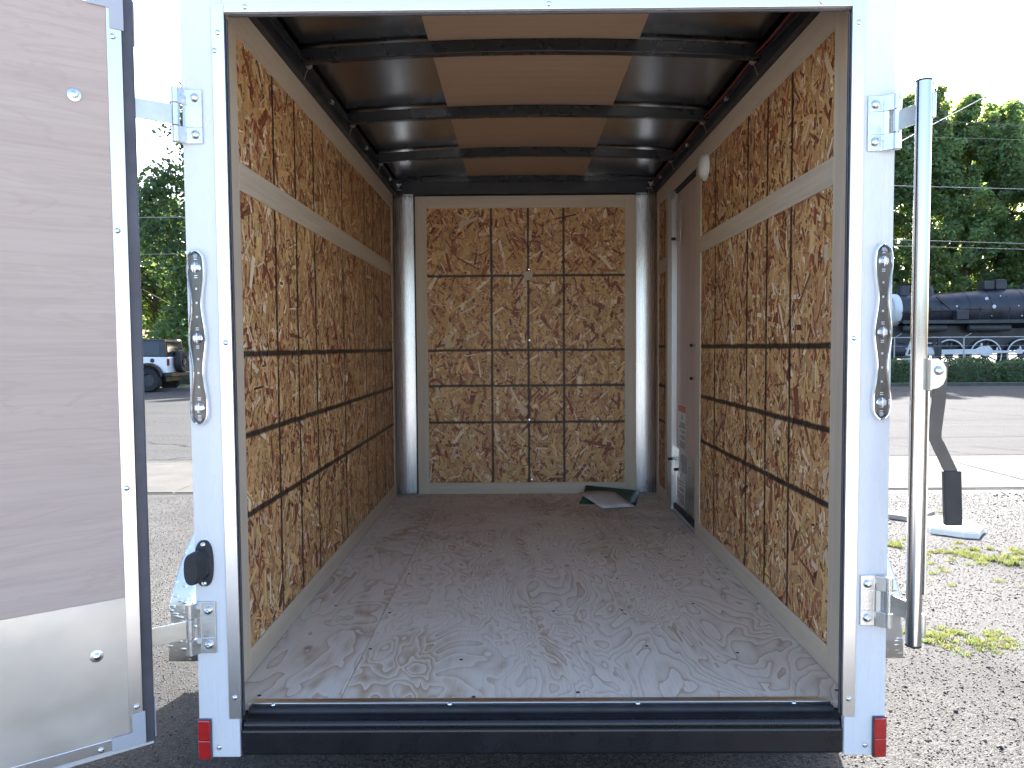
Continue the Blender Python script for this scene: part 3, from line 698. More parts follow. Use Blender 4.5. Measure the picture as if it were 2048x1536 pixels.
for i in range(140):
    q = i/139; a = q*2*math.pi*16; hp.append((.872+.008*math.cos(a), 2.30+.02*q+.008*math.sin(a), F+1.80-.17*q))
MB().tube(hp, .0018, 5).build('spring', 'galvanised', SD, smooth=True)
MB().tube([(.872, 2.32, F+1.63), (.872, 2.325, F+1.59), (.878, 2.345, F+1.565)], .004, 6).build('spring_hook', 'galvanised', SD, smooth=True)
ch = MB()
for i in range(10):
    z = F+1.85-.028*i; y = 2.45-.006*i
    pts = [(.870+(.006*math.cos(a) if i % 2 else 0), y+(0 if i % 2 else .006*math.cos(a)), z+.017*math.sin(a)) for a in [2*math.pi*k/8 for k in range(9)]]
    ch.tube(pts, .002, 5)
ch.build('chain', 'galvanised', SD, smooth=True)
MB().box(.856, .862, 2.42, 2.53, F+1.835, F+1.875).build('chain_bracket', 'galvanised', SD, .001)
# dome lamp
DL = MB().lathe((WI-.006, 1.725, F+1.847), (-1, 0, 0), [(.060, 0), (.060, .012), (.052, .024), (.030, .033), (.002, .036)], 28).build('dome_lamp', 'white_plastic', TR, smooth=True, label='round white dome lamp above the side door')
MB().lathe((WI-.006, 1.725, F+1.847), (-1, 0, 0), [(.066, 0), (.066, .008), (.061, .010)], 28).build('lamp_ring', 'white_plastic', DL, smooth=True)

# -- running gear
for sgn in (-1, 1):
    a0, a1 = (sgn*.916, sgn*1.32)
    cy, cz, r_ = 1.25, .36, .53
    A = [(cy-r_-.03, .36)]+[(cy-(r_+.0)*math.cos(R(q))*(1.12 if 20 < q < 160 else 1.06), cz+r_*math.sin(R(q))*.92) for q in range(8, 176, 8)]+[(cy+r_+.03, .36)]
    fb = MB()
    out = [[(a0, y, z), (a1, y, z)] for y, z in A]
    fb.loft(out, False, False)
    # skirt on the outer side
    sk = [(y, z) for y, z in A]+[(cy+.42*math.cos(R(q)), .36+.34*math.sin(R(q))) for q in range(0, 181, 12)]
    fb.prism(sk, (a1, 0, 0), (0, 1, 0), (0, 0, 1), (-sgn*.003, 0, 0))
    fd = fb.build('fender', 'tread_plate', TR, smooth=True)
    m_ = fd.modifiers.new('s', 'SOLIDIFY'); m_.thickness = .003
    wx = sgn*1.09
    W = empty('wheel', (wx, cy, .335)); W.parent = TR
    MB().lathe((-.1, 0, 0), (1, 0, 0), [(.20, 0), (.30, .0), (.33, .03), (.335, .1), (.33, .17), (.30, .2), (.20, .2)], 32, False).build('tyre', 'tyre', W, smooth=True)
    MB().lathe((-.09, 0, 0), (1, 0, 0), [(.205, 0), (.205, .02), (.10, .07), (.05, .10), (.05, .13), (.12, .14), (.20, .18)], 24).build('rim', 'white_paint', W, smooth=True)
MB().box(-1.05, 1.05, 1.21, 1.29, .30, .38).build('axle', 'black_steel', TR)
MB().box(-.75, -.65, .1, 3.0, .34, .44).box(.65, .75, .1, 3.0, .34, .44).build('chassis_rail', 'black_steel', TR)
MB().prism([(-.75, 0), (-.65, 0), (.04, 1.25), (-.04, 1.25)], (0, 3.1, .36), (1, 0, 0), (0, 1, 0), (0, 0, .08)).prism([(.65, 0), (.75, 0), (.045, 1.25), (-.035, 1.25)], (0, 3.1, .361), (1, 0, 0), (0, 1, 0), (0, 0, .078)).build('drawbar', 'black_steel', TR)
MB().cyl((0, 4.2, 0), (0, 4.2, .75), .03).build('jack', 'zinc_plate', TR)

# ------------------------------------------------------------------ loose papers on the trailer floor
def bent_sheet(name, pts, zf, mat, nu=6, nv=4, thick=.0016):
    a, b, c, d = [Vector((p[0], p[1], 0)) for p in pts]; vs = []; fs = []
    for j in range(nv+1):
        for i in range(nu+1):
            u, v = i/nu, j/nv; p = a.lerp(b, u).lerp(d.lerp(c, u), v); vs.append((p.x, p.y, F+zf(u, v)))
    for j in range(nv):
        for i in range(nu): k = j*(nu+1)+i; fs.append((k, k+1, k+nu+2, k+nu+1))
    o = MB().add(vs, fs).build(name, mat, smooth=True); m_ = o.modifiers.new('s', 'SOLIDIFY'); m_.thickness = thick; m_.offset = 1; return o
fo = bent_sheet('folder', [(.325, 2.70), (.665, 2.62), (.745, 2.98), (.395, 3.02)], lambda u, v: .002+.055*v**3*(1-u*.75)+.012*u*v, 'green_folder')
tag(fo, 'dark green folder lying against the front trim under a paper', 'folder')
pa = bent_sheet('paper', [(.455, 2.52), (.655, 2.55), (.580, 2.93), (.340, 2.95)], lambda u, v: .010+.012*v+.010*math.sin(u*3)*v+.004*u, 'paper', thick=.0008)
tag(pa, 'crumpled pale paper sheet lying on the green folder', 'paper')

# ------------------------------------------------------------------ trees and hedges
def leaf_cloud(name, centres, radii, per, size, mat, seed, parent, squash=.8, up=.3):
    g = np.random.default_rng(seed); n = len(centres)*per
    c = np.repeat(np.array(centres), per, 0); r = np.repeat(np.array(radii), per)
    d = g.normal(size=(n, 3)); d /= np.linalg.norm(d, axis=1)[:, None]
    P = c+d*(r*g.random(n)**.45)[:, None]*np.array([1, 1, squash])
    a = g.normal(size=(n, 3)); a[:, 2] *= .7; a /= np.linalg.norm(a, axis=1)[:, None]
    b = g.normal(size=(n, 3)); b -= a*(a*b).sum(1)[:, None]; b /= np.linalg.norm(b, axis=1)[:, None]
    s = size*g.uniform(.6, 1.3, n)[:, None]
    V = np.stack([P-a*s*.6, P+b*s*.32-a*s*.05, P+a*s*.6, P-b*s*.32-a*s*.05], 1).reshape(-1, 3)
    k = np.repeat(g.uniform(.7, 1.3, len(centres)), per)[:, None]*g.uniform(.65, 1.35, (n, 1))
    col = k*np.stack([g.normal(1.0, .12, n), np.ones(n), g.normal(1, .1, n)], 1)
    return link(name, raw_mesh(name, V, np.arange(n*4).reshape(n, 4), mat, np.clip(col, .2, 2)), parent)
def make_tree(name, x, y, h, rad, base, seed, mat, label, nclump=150, per=170, size=.26, shape=1., group='trees beyond the road', trunk_r=.28):
    rd = random.Random(seed); T = empty(name, (x, y, 0)); tag(T, label, 'tree', group)
    tb = MB(); tb.tube([(0, 0, -.1), (.05, .02, h*.2), (-.06, .05, h*.45), (.03, 0, h*.72), (0, 0, h*.93)], [trunk_r*1.25, trunk_r, trunk_r*.75, trunk_r*.4, .04], 9)
    for i in range(16):
        z = base+(h*.8-base)*i/16; a = rd.uniform(0, 6.28); q = (z-base)/(h-base); L = rad*(.9-.6*q)
        tb.tube([(0, 0, z*.93), (L*.4*math.cos(a), L*.4*math.sin(a), z+L*.18), (L*.95*math.cos(a+.2), L*.95*math.sin(a+.2), z+L*.5)], [trunk_r*.4*(1-q*.6), trunk_r*.22*(1-q*.5), .02], 6)
    tb.build('trunk', 'bark', T, smooth=True)
    cs, rr = [], []
    lob = [rd.uniform(.72, 1.15) for _ in range(9)]
    while len(cs) < nclump:
        q = rd.random(); a = rd.uniform(0, 2*math.pi)
        env = math.sin(math.pi*min(1, (q*.86+.14))**.8)**.75 if shape > .5 else min(1, .55+q*1.8)*(1-q**2.6)**.7+.05
        k = a/(2*math.pi)*9; l_ = lob[int(k) % 9]*(1-k % 1)+lob[(int(k)+1) % 9]*(k % 1)
        e = rad*env*l_*(.86+.14*math.sin(q*17+a*2))
        r_ = e*rd.random()**.38
        qq = q if shape > .5 else q*.93
        cs.append((r_*math.cos(a), r_*math.sin(a), base+(h-base)*qq)); rr.append(rad*(rd.uniform(.13, .27) if shape > .5 else rd.uniform(.10, .22))*(1.15-.45*q))
    if shape < .5:
        for k in range(9):
            a = rd.uniform(0, 6.28); r0 = rad*rd.uniform(.1, .85); top = h*rd.uniform(.86, 1.02)-r0*.5; x0, y0 = r0*math.cos(a), r0*math.sin(a)
            for j in range(13):
                q = j/12; cs.append((x0*(1-.15*q)+rd.uniform(-.15, .15), y0*(1-.15*q), h*.62+(top-h*.62)*q)); rr.append((.95-.55*q)*rd.uniform(.85, 1.15))
    leaf_cloud('crown', cs, rr, per, size, mat, seed, T); return T
make_tree('maple_tree', -13.6, 36, 16.8, 6.6, 1.6, 11, 'leaf_shade', 'broad dark green tree behind the white off-road car', 260, 200, .26)
make_tree('maple_tree', -20.6, 41, 9.0, 3.9, .9, 12, 'leaf_bright', 'yellow-green sunlit tree left of the broad dark tree', 120, 150, .26)
make_tree('maple_tree', -26.5, 44, 9.5, 4.4, 1.0, 13, 'leaf_bright', 'smaller green tree at the far left beyond the road', 110, 140, .28)
RT = [(22.2, 46.5, 17.6, 3.2, 'tall green tree just clear of the trailer post behind the locomotive'), (25.6, 47.5, 18.6, 3.6, 'tallest green tree, above the locomotive smokestack'),
      (28.7, 46.5, 18.2, 3.7, 'tall green tree behind the locomotive boiler, left of its dome'), (32.0, 47.8, 18.1, 3.8, 'tall green tree behind the locomotive dome'),
      (35.6, 46.8, 17.6, 3.8, 'tall green tree at the right edge behind the locomotive')]
for i, (x, y, h, rad, lab) in enumerate(RT):
    make_tree('poplar_tree', x, y, h, rad, 1.6, 21+i, 'leaf_mid', lab, 360, 125, .25, .3, 'tall trees behind the locomotive')
for i, (x, y, h, w_) in enumerate(((18.4, 46.8, 17.5, 'fifth'), (13.8, 46, 16.8, 'fourth'), (8.6, 46.6, 17.2, 'third'), (2.6, 46, 16.4, 'second'), (-3.6, 45.4, 15.8, 'first'))):
    make_tree('poplar_tree', x, y, h, 3.3, 1.6, 41+i, 'leaf_dark', w_+' tree from the left of the row behind the trailer body', 170, 150, .34, .3, 'tall trees behind the trailer')
make_tree('young_tree', 31.6, 43.0, 11.2, 2.9, 2.4, 31, 'leaf_bright', 'bright yellow-green tree in front of the tall dark trees', 90, 120, .26, 1., 'tall trees behind the locomotive', .16)
make_tree('young_tree', 35.2, 42.6, 12.6, 3.0, 2.2, 33, 'leaf_bright', 'bright leafy tree at the right edge in front of the tall trees', 110, 130, .26, 1., 'tall trees behind the locomotive', .16)
make_tree('young_tree', 24.6, 43.4, 7.2, 2.3, 2.0, 32, 'leaf_bright', 'low leafy tree just behind the locomotive boiler', 60, 110, .24, 1., 'tall trees behind the locomotive', .12)

def bush(x, y, rx, ry, h, seed, lab, per=5200, group='clipped bushes along the road edge'):
    T = empty('clipped_bush', (x, y, 0)); tag(T, lab, 'bush', group); g = np.random.default_rng(seed)
    n = per; d = g.normal(size=(n, 3)); d[:, 2] = np.abs(d[:, 2]); d /= np.linalg.norm(d, axis=1)[:, None]
    p = 3.; dd = d/(np.abs(d)**p).sum(1)[:, None]**(1/p)
    rr = (.90+.12*g.random(n)+.05*np.sin(d[:, 0]*9+seed)*np.cos(d[:, 1]*7))[:, None]
    P = dd*rr*np.array([rx, ry, h])
    a = g.normal(size=(n, 3)); a /= np.linalg.norm(a, axis=1)[:, None]; b = np.cross(a, d); b /= np.linalg.norm(b, axis=1)[:, None]
    s = .07*g.uniform(.6, 1.3, n)[:, None]
    V = np.stack([P-a*s*.6, P+b*s*.35, P+a*s*.6, P-b*s*.35], 1).reshape(-1, 3)
    k = g.uniform(.6, 1.4, (n, 1)); link('foliage', raw_mesh('foliage', V, np.arange(n*4).reshape(n, 4), 'leaf_hedge', np.repeat(k, 3, 1)), T)
    core = MB().lathe((0, 0, 0), (0, 0, 1), [(1, 0), (1, .5), (.85, .8), (.5, .95), (.05, 1)], 16); core.v = [(v[0]*rx*.86, v[1]*ry*.86, v[2]*h*.86) for v in core.v]
    me = core.mesh('inner_mass', 'bark', True); link('inner_mass', me, T)
bush(14.05, 26.2, .78, .62, .90, 1, 'clipped bush at the locomotive front beside the trailer post')
bush(16.85, 26.2, 1.00, .70, .95, 2, 'rounded clipped bush below the locomotive connecting rod')
bush(18.85, 26.4, 1.05, .70, .88, 3, 'clipped bush at the right edge below the locomotive')
bush(-13.5, 30.5, 1.5, .8, 1.15, 4, 'clipped bush behind the tail of the white off-road car')
bush(-16.8, 30.6, 1.5, .8, 1.2, 5, 'clipped bush behind the middle of the white off-road car')
bush(-10.6, 30.4, 1.3, .8, 1.05, 6, 'clipped bush to the right of the white off-road car')

# ------------------------------------------------------------------ the steam locomotive on display
LO = empty('steam_locomotive', (18.8, 36.6, 0)); tag(LO, 'black steam locomotive with white rods standing behind a wire fence', 'locomotive')
def LX(b, name, mat, **k):
    b.v = [(x-18.8, y-36.6, z) for x, y, z in b.v]; return b.build(name, mat, LO, **k)
def RING(x, r, zc, n=32, y=36.62): return [(x, y+r*math.cos(2*math.pi*i/n), zc+r*math.sin(2*math.pi*i/n)) for i in range(n)]
ZC = 3.2
def boiler_r(x): return .83 if x < 21.2 else (.83+(x-21.2)*.068 if x < 24.6 else 1.06)
LX(MB().loft([RING(x, boiler_r(x), ZC) for x in (19.22, 20.2, 21.2, 22.5, 24.6, 27, 29.5)]), 'boiler', 'loco_black', smooth=True)
LX(MB().loft([RING(18.90, .77, ZC), RING(19.0, .84, ZC), RING(19.24, .845, ZC)]), 'smokebox', 'loco_white', smooth=True)
LX(MB().loft([RING(18.78, .24, ZC, 20), RING(18.84, .55, ZC, 20), RING(18.91, .60, ZC, 20)]), 'smokebox_door', 'loco_white', smooth=True)
for x in (20.2, 21.2, 22.55, 23.6, 25.2, 26.7): LX(MB().loft([RING(x, boiler_r(x)+.015, ZC), RING(x+.06, boiler_r(x)+.018, ZC)]), 'boiler_band', 'loco_black', smooth=True)
for x in (20.6, 22.0, 23.0, 24.4, 25.8): LX(MB().tube([(x, 36.62-boiler_r(x)*.80, ZC+boiler_r(x)*.62), (x+.05, 36.62-boiler_r(x)-.04, ZC), (x+.02, 36.62-boiler_r(x)*.85, ZC-.6)], .022, 6), 'pipe', 'loco_black', smooth=True)
LX(MB().box(21.7, 22.3, 35.35, 35.75, 2.66, 3.15), 'air_pump', 'loco_black', bevel=.05)
LX(MB().lathe((19.7, 36.62, 3.9), (0, 0, 1), [(.34, 0), (.30, .25), (.30, .55), (.36, .62), (.26, .62)], 24), 'smoke_stack', 'loco_black', smooth=True)
LX(MB().lathe((20.75, 36.62, 3.9), (0, 0, 1), [(.46, 0), (.42, .3), (.36, .5), (.15, .6), (.02, .62)], 24), 'sand_dome', 'loco_black', smooth=True)
LX(MB().box(23.6, 24.15, 36.3, 36.95, 4.2, 4.66).box(24.15, 24.7, 36.25, 37.0, 4.2, 4.72), 'steam_dome', 'loco_black', bevel=.06)
LX(MB().lathe((26.0, 36.62, 4.2), (0, 0, 1), [(.34, 0), (.30, .3), (.12, .42), (.02, .43)], 20), 'steam_dome', 'loco_black', smooth=True)
LX(MB().box(19.1, 29.5, 35.45, 35.9, 2.57, 2.65), 'running_board', 'loco_black'); LX(MB().box(19.1, 29.5, 35.43, 35.45, 2.50, 2.67), 'running_board_edge', 'loco_grey')
for a, b in ((19.3, 21.4), (22.5, 24.57)): LX(MB().lathe((a, 35.75, 2.28), (1, 0, 0), [(.02, -.04), (.14, 0), (.17, .05), (.17, b-a-.05), (.14, b-a), (.02, b-a+.04)], 20), 'air_tank', 'loco_grey', smooth=True)
LX(MB().tube([(19.2, 35.78, 3.05), (22.6, 35.68, 3.2), (29, 35.62, 3.25)], .03, 8), 'hand_rail', 'loco_black', smooth=True)
LX(MB().tube([(20.9, 35.85, 3.85), (21.5, 35.78, 3.3), (22.3, 35.7, 2.7)], .035, 8), 'steam_pipe', 'loco_black', smooth=True)
g = random.Random(5)
for x, z, r_ in ((23.4, 3.72, .09), (23.68, 3.32, .10), (21.9, 3.35, .05), (24.1, 3.85, .04), (24.85, 3.35, .04), (23.6, 2.86, .03), (25.05, 2.86, .04)):
    bulge = 36.62-math.sqrt(max(.01, boiler_r(x)**2-(z-ZC)**2))-.012
    LX(MB().lathe((x, bulge, z), (0, -1, 0), [(r_, 0), (r_*.9, .015), (r_*.4, .03)], 12), 'washout_plug', 'loco_white', smooth=True)
LX(MB().box(19.0, 29.5, 36.0, 36.15, 1.15, 1.75).box(19.0, 29.5, 37.1, 37.25, 1.15, 1.75).box(19.0, 29.5, 36.15, 37.1, 1.70, 2.4), 'frame', 'loco_black')
LX(MB().lathe((18.2, 35.75, 1.16), (1, 0, 0), [(.30, 0), (.40, .05), (.40, 1.0), (.30, 1.05)], 24), 'cylinder', 'loco_black', smooth=True)
LX(MB().box(16.9, 18.9, 35.4, 37.9, 1.2, 1.5), 'pilot_deck', 'loco_black', bevel=.03)
for k, x in enumerate((21.63, 23.44, 25.27, 27.1)):
    w = empty('driving_wheel', (x-18.8, -.72, .92)); w.parent = LO
    MB().lathe((0, -.07, 0), (0, 1, 0), [(.70, 0), (.82, 0), (.82, .13), (.70, .13)], 40, False).build('tyre', 'loco_black', w, smooth=True)
    MB().lathe((0, -.085, 0), (0, 1, 0), [(.745, 0), (.80, 0), (.80, .012), (.745, .012)], 40, False).build('white_rim', 'loco_white', w)
    for i in range(14):
        a = 2*math.pi*i/14; MB().cyl((.12*math.cos(a), 0, .12*math.sin(a)), (.72*math.cos(a), 0, .72*math.sin(a)), .035, .028, 6).build('spoke', 'loco_black', w)
    MB().lathe((0, -.1, 0), (0, 1, 0), [(.16, 0), (.16, .2)], 16).build('hub', 'loco_black', w, smooth=True)
for x in (18.6, 20.2): 
    w = empty('truck_wheel', (x-18.8, -.72, .52)); w.parent = LO
    MB().lathe((0, -.06, 0), (0, 1, 0), [(.03, .0), (.34, .0), (.36, -.01), (.42, -.01), (.42, .12), (.03, .12)], 28).build('disc', 'loco_grey', w, smooth=True)
yr = 35.66
LX(MB().prism([(18.99, 1.30), (20.65, 1.30), (20.65, 1.22), (18.99, 1.22)], (0, yr, 0), (1, 0, 0), (0, 0, 1), (0, .1, 0)), 'guide_bar', 'loco_white', bevel=.01)
LX(MB().prism([(18.99, .98), (20.65, .98), (20.65, .91), (18.99, .91)], (0, yr, 0), (1, 0, 0), (0, 0, 1), (0, .1, 0)), 'guide_bar', 'loco_white', bevel=.01)
LX(MB().box(20.15, 20.75, yr-.02, yr+.12, .90, 1.33), 'crosshead', 'loco_white', bevel=.02)
LX(MB().prism([(19.3, .95), (19.42, .95), (19.68, 1.68), (19.58, 1.68)], (0, yr-.06, 0), (1, 0, 0), (0, 0, 1), (0, .06, 0)), 'link_bar', 'loco_white')
LX(MB().box(20.45, 20.95, yr-.05, yr+.05, 1.50, 1.56), 'valve_rod', 'loco_white')
LX(MB().prism([(20.4, .96), (20.4, 1.20), (22.8, 1.22), (23.0, 1.34), (23.45, 1.38), (23.62, 1.20), (23.62, .92), (23.3, .86), (22.9, .96)], (0, yr-.1, 0), (1, 0, 0), (0, 0, 1), (0, .07, 0)), 'main_rod', 'loco_white', bevel=.012)
LX(MB().prism([(21.4, .98), (21.4, 1.16), (23.5, 1.16), (24.8, 1.12), (24.95, 1.22), (25.14, 1.20), (25.22, 1.08), (25.14, .97), (24.95, .96), (24.8, 1.02), (23.5, 1.0)], (0, yr-.02, 0), (1, 0, 0), (0, 0, 1), (0, .06, 0)), 'side_rod', 'loco_white', bevel=.012)
for x, z in ((23.12, 1.38), (23.9, 1.16), (25.05, 1.22)): LX(MB().cyl((x, yr, z-.02), (x, yr, z+.14), .06, .03, 10), 'oil_cup', 'loco_white', smooth=True)
LX(MB().box(19.35, 19.75, yr-.05, yr+.1, .55, .66).box(19.15, 19.6, yr-.03, yr+.08, .72, .78), 'step', 'loco_white')
LX(MB().prism([(20.6, 1.6), (20.75, 1.62), (21.0, .62), (20.85, .6)], (0, yr-.16, 0), (1, 0, 0), (0, 0, 1), (0, .04, 0)).box(20.85, 21.05, yr-.17, yr-.11, .55, 1.8), 'hanger', 'loco_black')
LX(MB().box(29.5, 32.0, 35.3, 37.9, 1.6, 4.3), 'cab', 'loco_black', bevel=.05); LX(MB().box(29.3, 32.3, 35.15, 38.05, 4.3, 4.42), 'cab_roof', 'loco_black', bevel=.04)
LX(MB().box(30.0, 30.7, 35.28, 35.3, 3.2, 3.9).box(30.9, 31.6, 35.28, 35.3, 3.2, 3.9), 'cab_window', 'car_glass')

# ------------------------------------------------------------------ wire fence before the locomotive
FE = empty('wire_fence', (12, 30, 0)); tag(FE, 'thin steel post fence running in front of the locomotive', 'fence')
for i in range(7):
    x = 13.02+2.933*i-12
    MB().cyl((x, 0, 0), (x, 0, 1.76), .03, n=8).build('post', 'fence_metal', FE, smooth=True)
    MB().tube([(x, 0, 1.74), (x+.06, -.02, 1.80), (x+.28, -.05, 1.93)], .018, 6).build('arm', 'fence_metal', FE, smooth=True)
MB().cyl((-2, 0, 1.765), (20, 0, 1.75), .022, n=8).build('top_rail', 'fence_metal', FE, smooth=True)
for z in (.5, .95, 1.4): MB().cyl((-2, 0, z), (20, 0, z), .005, n=5).build('strand', 'fence_metal', FE)

# ------------------------------------------------------------------ overhead wires
def overhead(pts, r, lab, sag=.25, mat='wire_dark'):
    a, b = Vector(pts[0]), Vector(pts[1]); o = MB().tube([a.lerp(b, i/24)-Vector((0, 0, sag*4*(i/24)*(1-i/24))) for i in range(25)], r, 5).build('overhead_wire', mat, smooth=True)
    tag(o, lab, 'wire', 'overhead wires across the road')
def ext(x0, z0, x1, z1, y, X0, X1): 
    k = (z1-z0)/(x1-x0); return [(X0, y, z0+k*(X0-x0)), (X1, y, z0+k*(X1-x0))]
overhead(ext(10.99, 7.95, 14.54, 7.72, 20, 3, 45), .008, 'topmost level wire crossing the tall trees', .0)
overhead(ext(11.0, 7.45, 14.54, 7.32, 20, 3, 45), .006, 'second level wire crossing the tall trees', .0)
overhead(ext(11.02, 6.04, 14.58, 5.92, 20, 3, 45), .012, 'thick middle wire crossing the tall trees', .0)
overhead(ext(11.05, 4.50, 14.63, 4.36, 20, 3, 45), .008, 'lower wire crossing the tall trees above the locomotive', .0)
overhead(ext(11.05, 4.32, 14.63, 4.20, 20, 3, 45), .007, 'lowest wire crossing the tall trees above the locomotive', .0)
overhead([(9.9, 20, 6.72), (36.0, 20, 20.25)], .013, 'pale slanting stay wire rising past the top of the locking bar', .0, 'fence_metal')
overhead([(-30, 20, 5.28), (-4, 20, 5.33)], .012, 'wire crossing the broad dark tree', .0)
overhead([(-30, 20, 4.22), (-4, 20, 4.27)], .007, 'lower thin wire crossing the broad dark tree', .0)

# ------------------------------------------------------------------ white off-road car driving away (local x forward, near side at local +y)
JP = empty('off_road_car', (-12.25, 24.88, 0), math.pi); tag(JP, 'white off-road car with black hard top and spare wheel on its tail', 'car')
prof = [(.0, .62), (.0, 1.22), (1.25, 1.24), (2.45, 1.24), (2.55, 1.16), (3.75, 1.08), (3.8, .62), (3.45, .60)]
arc1 = [(3.02+.43*math.cos(R(a)), .52+.45*math.sin(R(a))) for a in range(15, 166, 15)]
arc2 = [(.62+.43*math.cos(R(a)), .52+.45*math.sin(R(a))) for a in range(15, 166, 15)]
body = prof+arc1+[(2.5, .52), (1.12, .52)]+arc2+[(.15, .6)]
MB().prism(body, (0, -.76, 0), (1, 0, 0), (0, 0, 1), (0, 1.52, 0)).build('body', 'car_white', JP, .03)
MB().loft([[(.02, -.74, 1.225), (2.2, -.74, 1.245), (2.2, .74, 1.245), (.02, .74, 1.225)], [(.10, -.66, 1.80), (1.75, -.66, 1.82), (1.75, .66, 1.82), (.10, .66, 1.80)], [(.14, -.60, 1.845), (1.70, -.60, 1.86), (1.70, .60, 1.86), (.14, .60, 1.845)]]).build('hard_top', 'car_black', JP, .02)
for s_ in (-1, 1):
    for x0, x1 in ((.25, .95), (1.1, 1.75)):
        MB().add([(x0, s_*.737, 1.30), (x1, s_*.737, 1.30), (x1-.06, s_*.672, 1.74), (x0+.04, s_*.672, 1.74), (x0, s_*.727, 1.30), (x1, s_*.727, 1.30), (x1-.06, s_*.66, 1.74), (x0+.04, s_*.66, 1.74)], [(0, 1, 2, 3), (7, 6, 5, 4), (0, 4, 5, 1), (1, 5, 6, 2), (2, 6, 7, 3), (3, 7, 4, 0)]).build('side_window', 'car_glass', JP)
    B(-.03, .03, min(s_*.60, s_*.74), max(s_*.60, s_*.74), .92, 1.16).build('tail_lamp', 'car_black', JP, .01); B(-.035, -.025, min(s_*.63, s_*.71), max(s_*.63, s_*.71), .96, 1.12).build('lamp_lens', 'red_lens', JP)
    for x in (.62, 3.02):
        fr_ = [(x+.52*math.cos(R(a)), .50+.52*math.sin(R(a))) for a in range(5, 176, 10)]+[(x+.44*math.cos(R(a)), .50+.44*math.sin(R(a))) for a in range(175, 4, -10)]
        MB().prism(fr_, (0, s_*.72, 0), (1, 0, 0), (0, 0, 1), (0, s_*.18, 0)).build('fender_flare', 'car_black', JP, .01)
        w = empty('wheel', (x, s_*.76, .42)); w.parent = JP
        MB().lathe((0, -.13, 0), (0, 1, 0), [(.22, 0), (.38, 0), (.415, .05), (.42, .13), (.415, .21), (.38, .26), (.22, .26)], 28, False).build('tyre', 'tyre', w, smooth=True)
        MB().lathe((0, -.11, 0), (0, 1, 0), [(.04, .03), (.20, .05), (.23, 0), (.23, .22), (.20, .17), (.04, .19)], 20).build('rim', 'loco_grey', w, smooth=True)
MB().lathe((.62-.12, .765, 1.10), (0, 1, 0), [(.075, 0), (.075, .01), (.05, .012)], 16).build('fuel_cap', 'car_black', JP, smooth=True)
MB().add([(.012, -.60, 1.30), (.012, .60, 1.30), (.075, .56, 1.76), (.075, -.56, 1.76), (.03, -.60, 1.30), (.03, .60, 1.30), (.095, .56, 1.76), (.095, -.56, 1.76)], [(0, 1, 2, 3), (7, 6, 5, 4), (0, 4, 5, 1), (1, 5, 6, 2), (2, 6, 7, 3), (3, 7, 4, 0)]).build('rear_window', 'car_glass', JP)
sw = empty('spare_wheel', (-.16, -.06, 1.06)); sw.parent = JP
MB().lathe((-.13, 0, 0), (1, 0, 0), [(.20, .02), (.36, 0), (.405, .05), (.41, .13), (.40, .21), (.36, .25), (.20, .25)], 28).build('tyre', 'tyre', sw, smooth=True)
MB().lathe((-.14, 0, 0), (1, 0, 0), [(.03, .02), (.17, .05), (.20, .0)], 20, False).build('rim', 'loco_grey', sw, smooth=True)
B(-.18, .12, -.80, .80, .52, .68).build('rear_bumper', 'car_black', JP, .03); B(3.7, 3.95, -.80, .80, .52, .68).build('front_bumper', 'car_black', JP, .03)
B(.1, 3.6, -.6, .6, .36, .56).build('underbody', 'car_black', JP)
B(2.3, 2.36, -.68, .68, 1.22, 1.24).build('cowl', 'car_black', JP)
MB().add([(2.25, -.68, 1.25), (2.25, .68, 1.25), (1.8, .62, 1.80), (1.8, -.62, 1.80), (2.23, -.68, 1.25), (2.23, .68, 1.25), (1.77, .62, 1.80), (1.77, -.62, 1.80)], [(0, 1, 2, 3), (7, 6, 5, 4), (0, 4, 5, 1), (1, 5, 6, 2), (2, 6, 7, 3), (3, 7, 4, 0)]).build('windscreen', 'car_glass', JP)

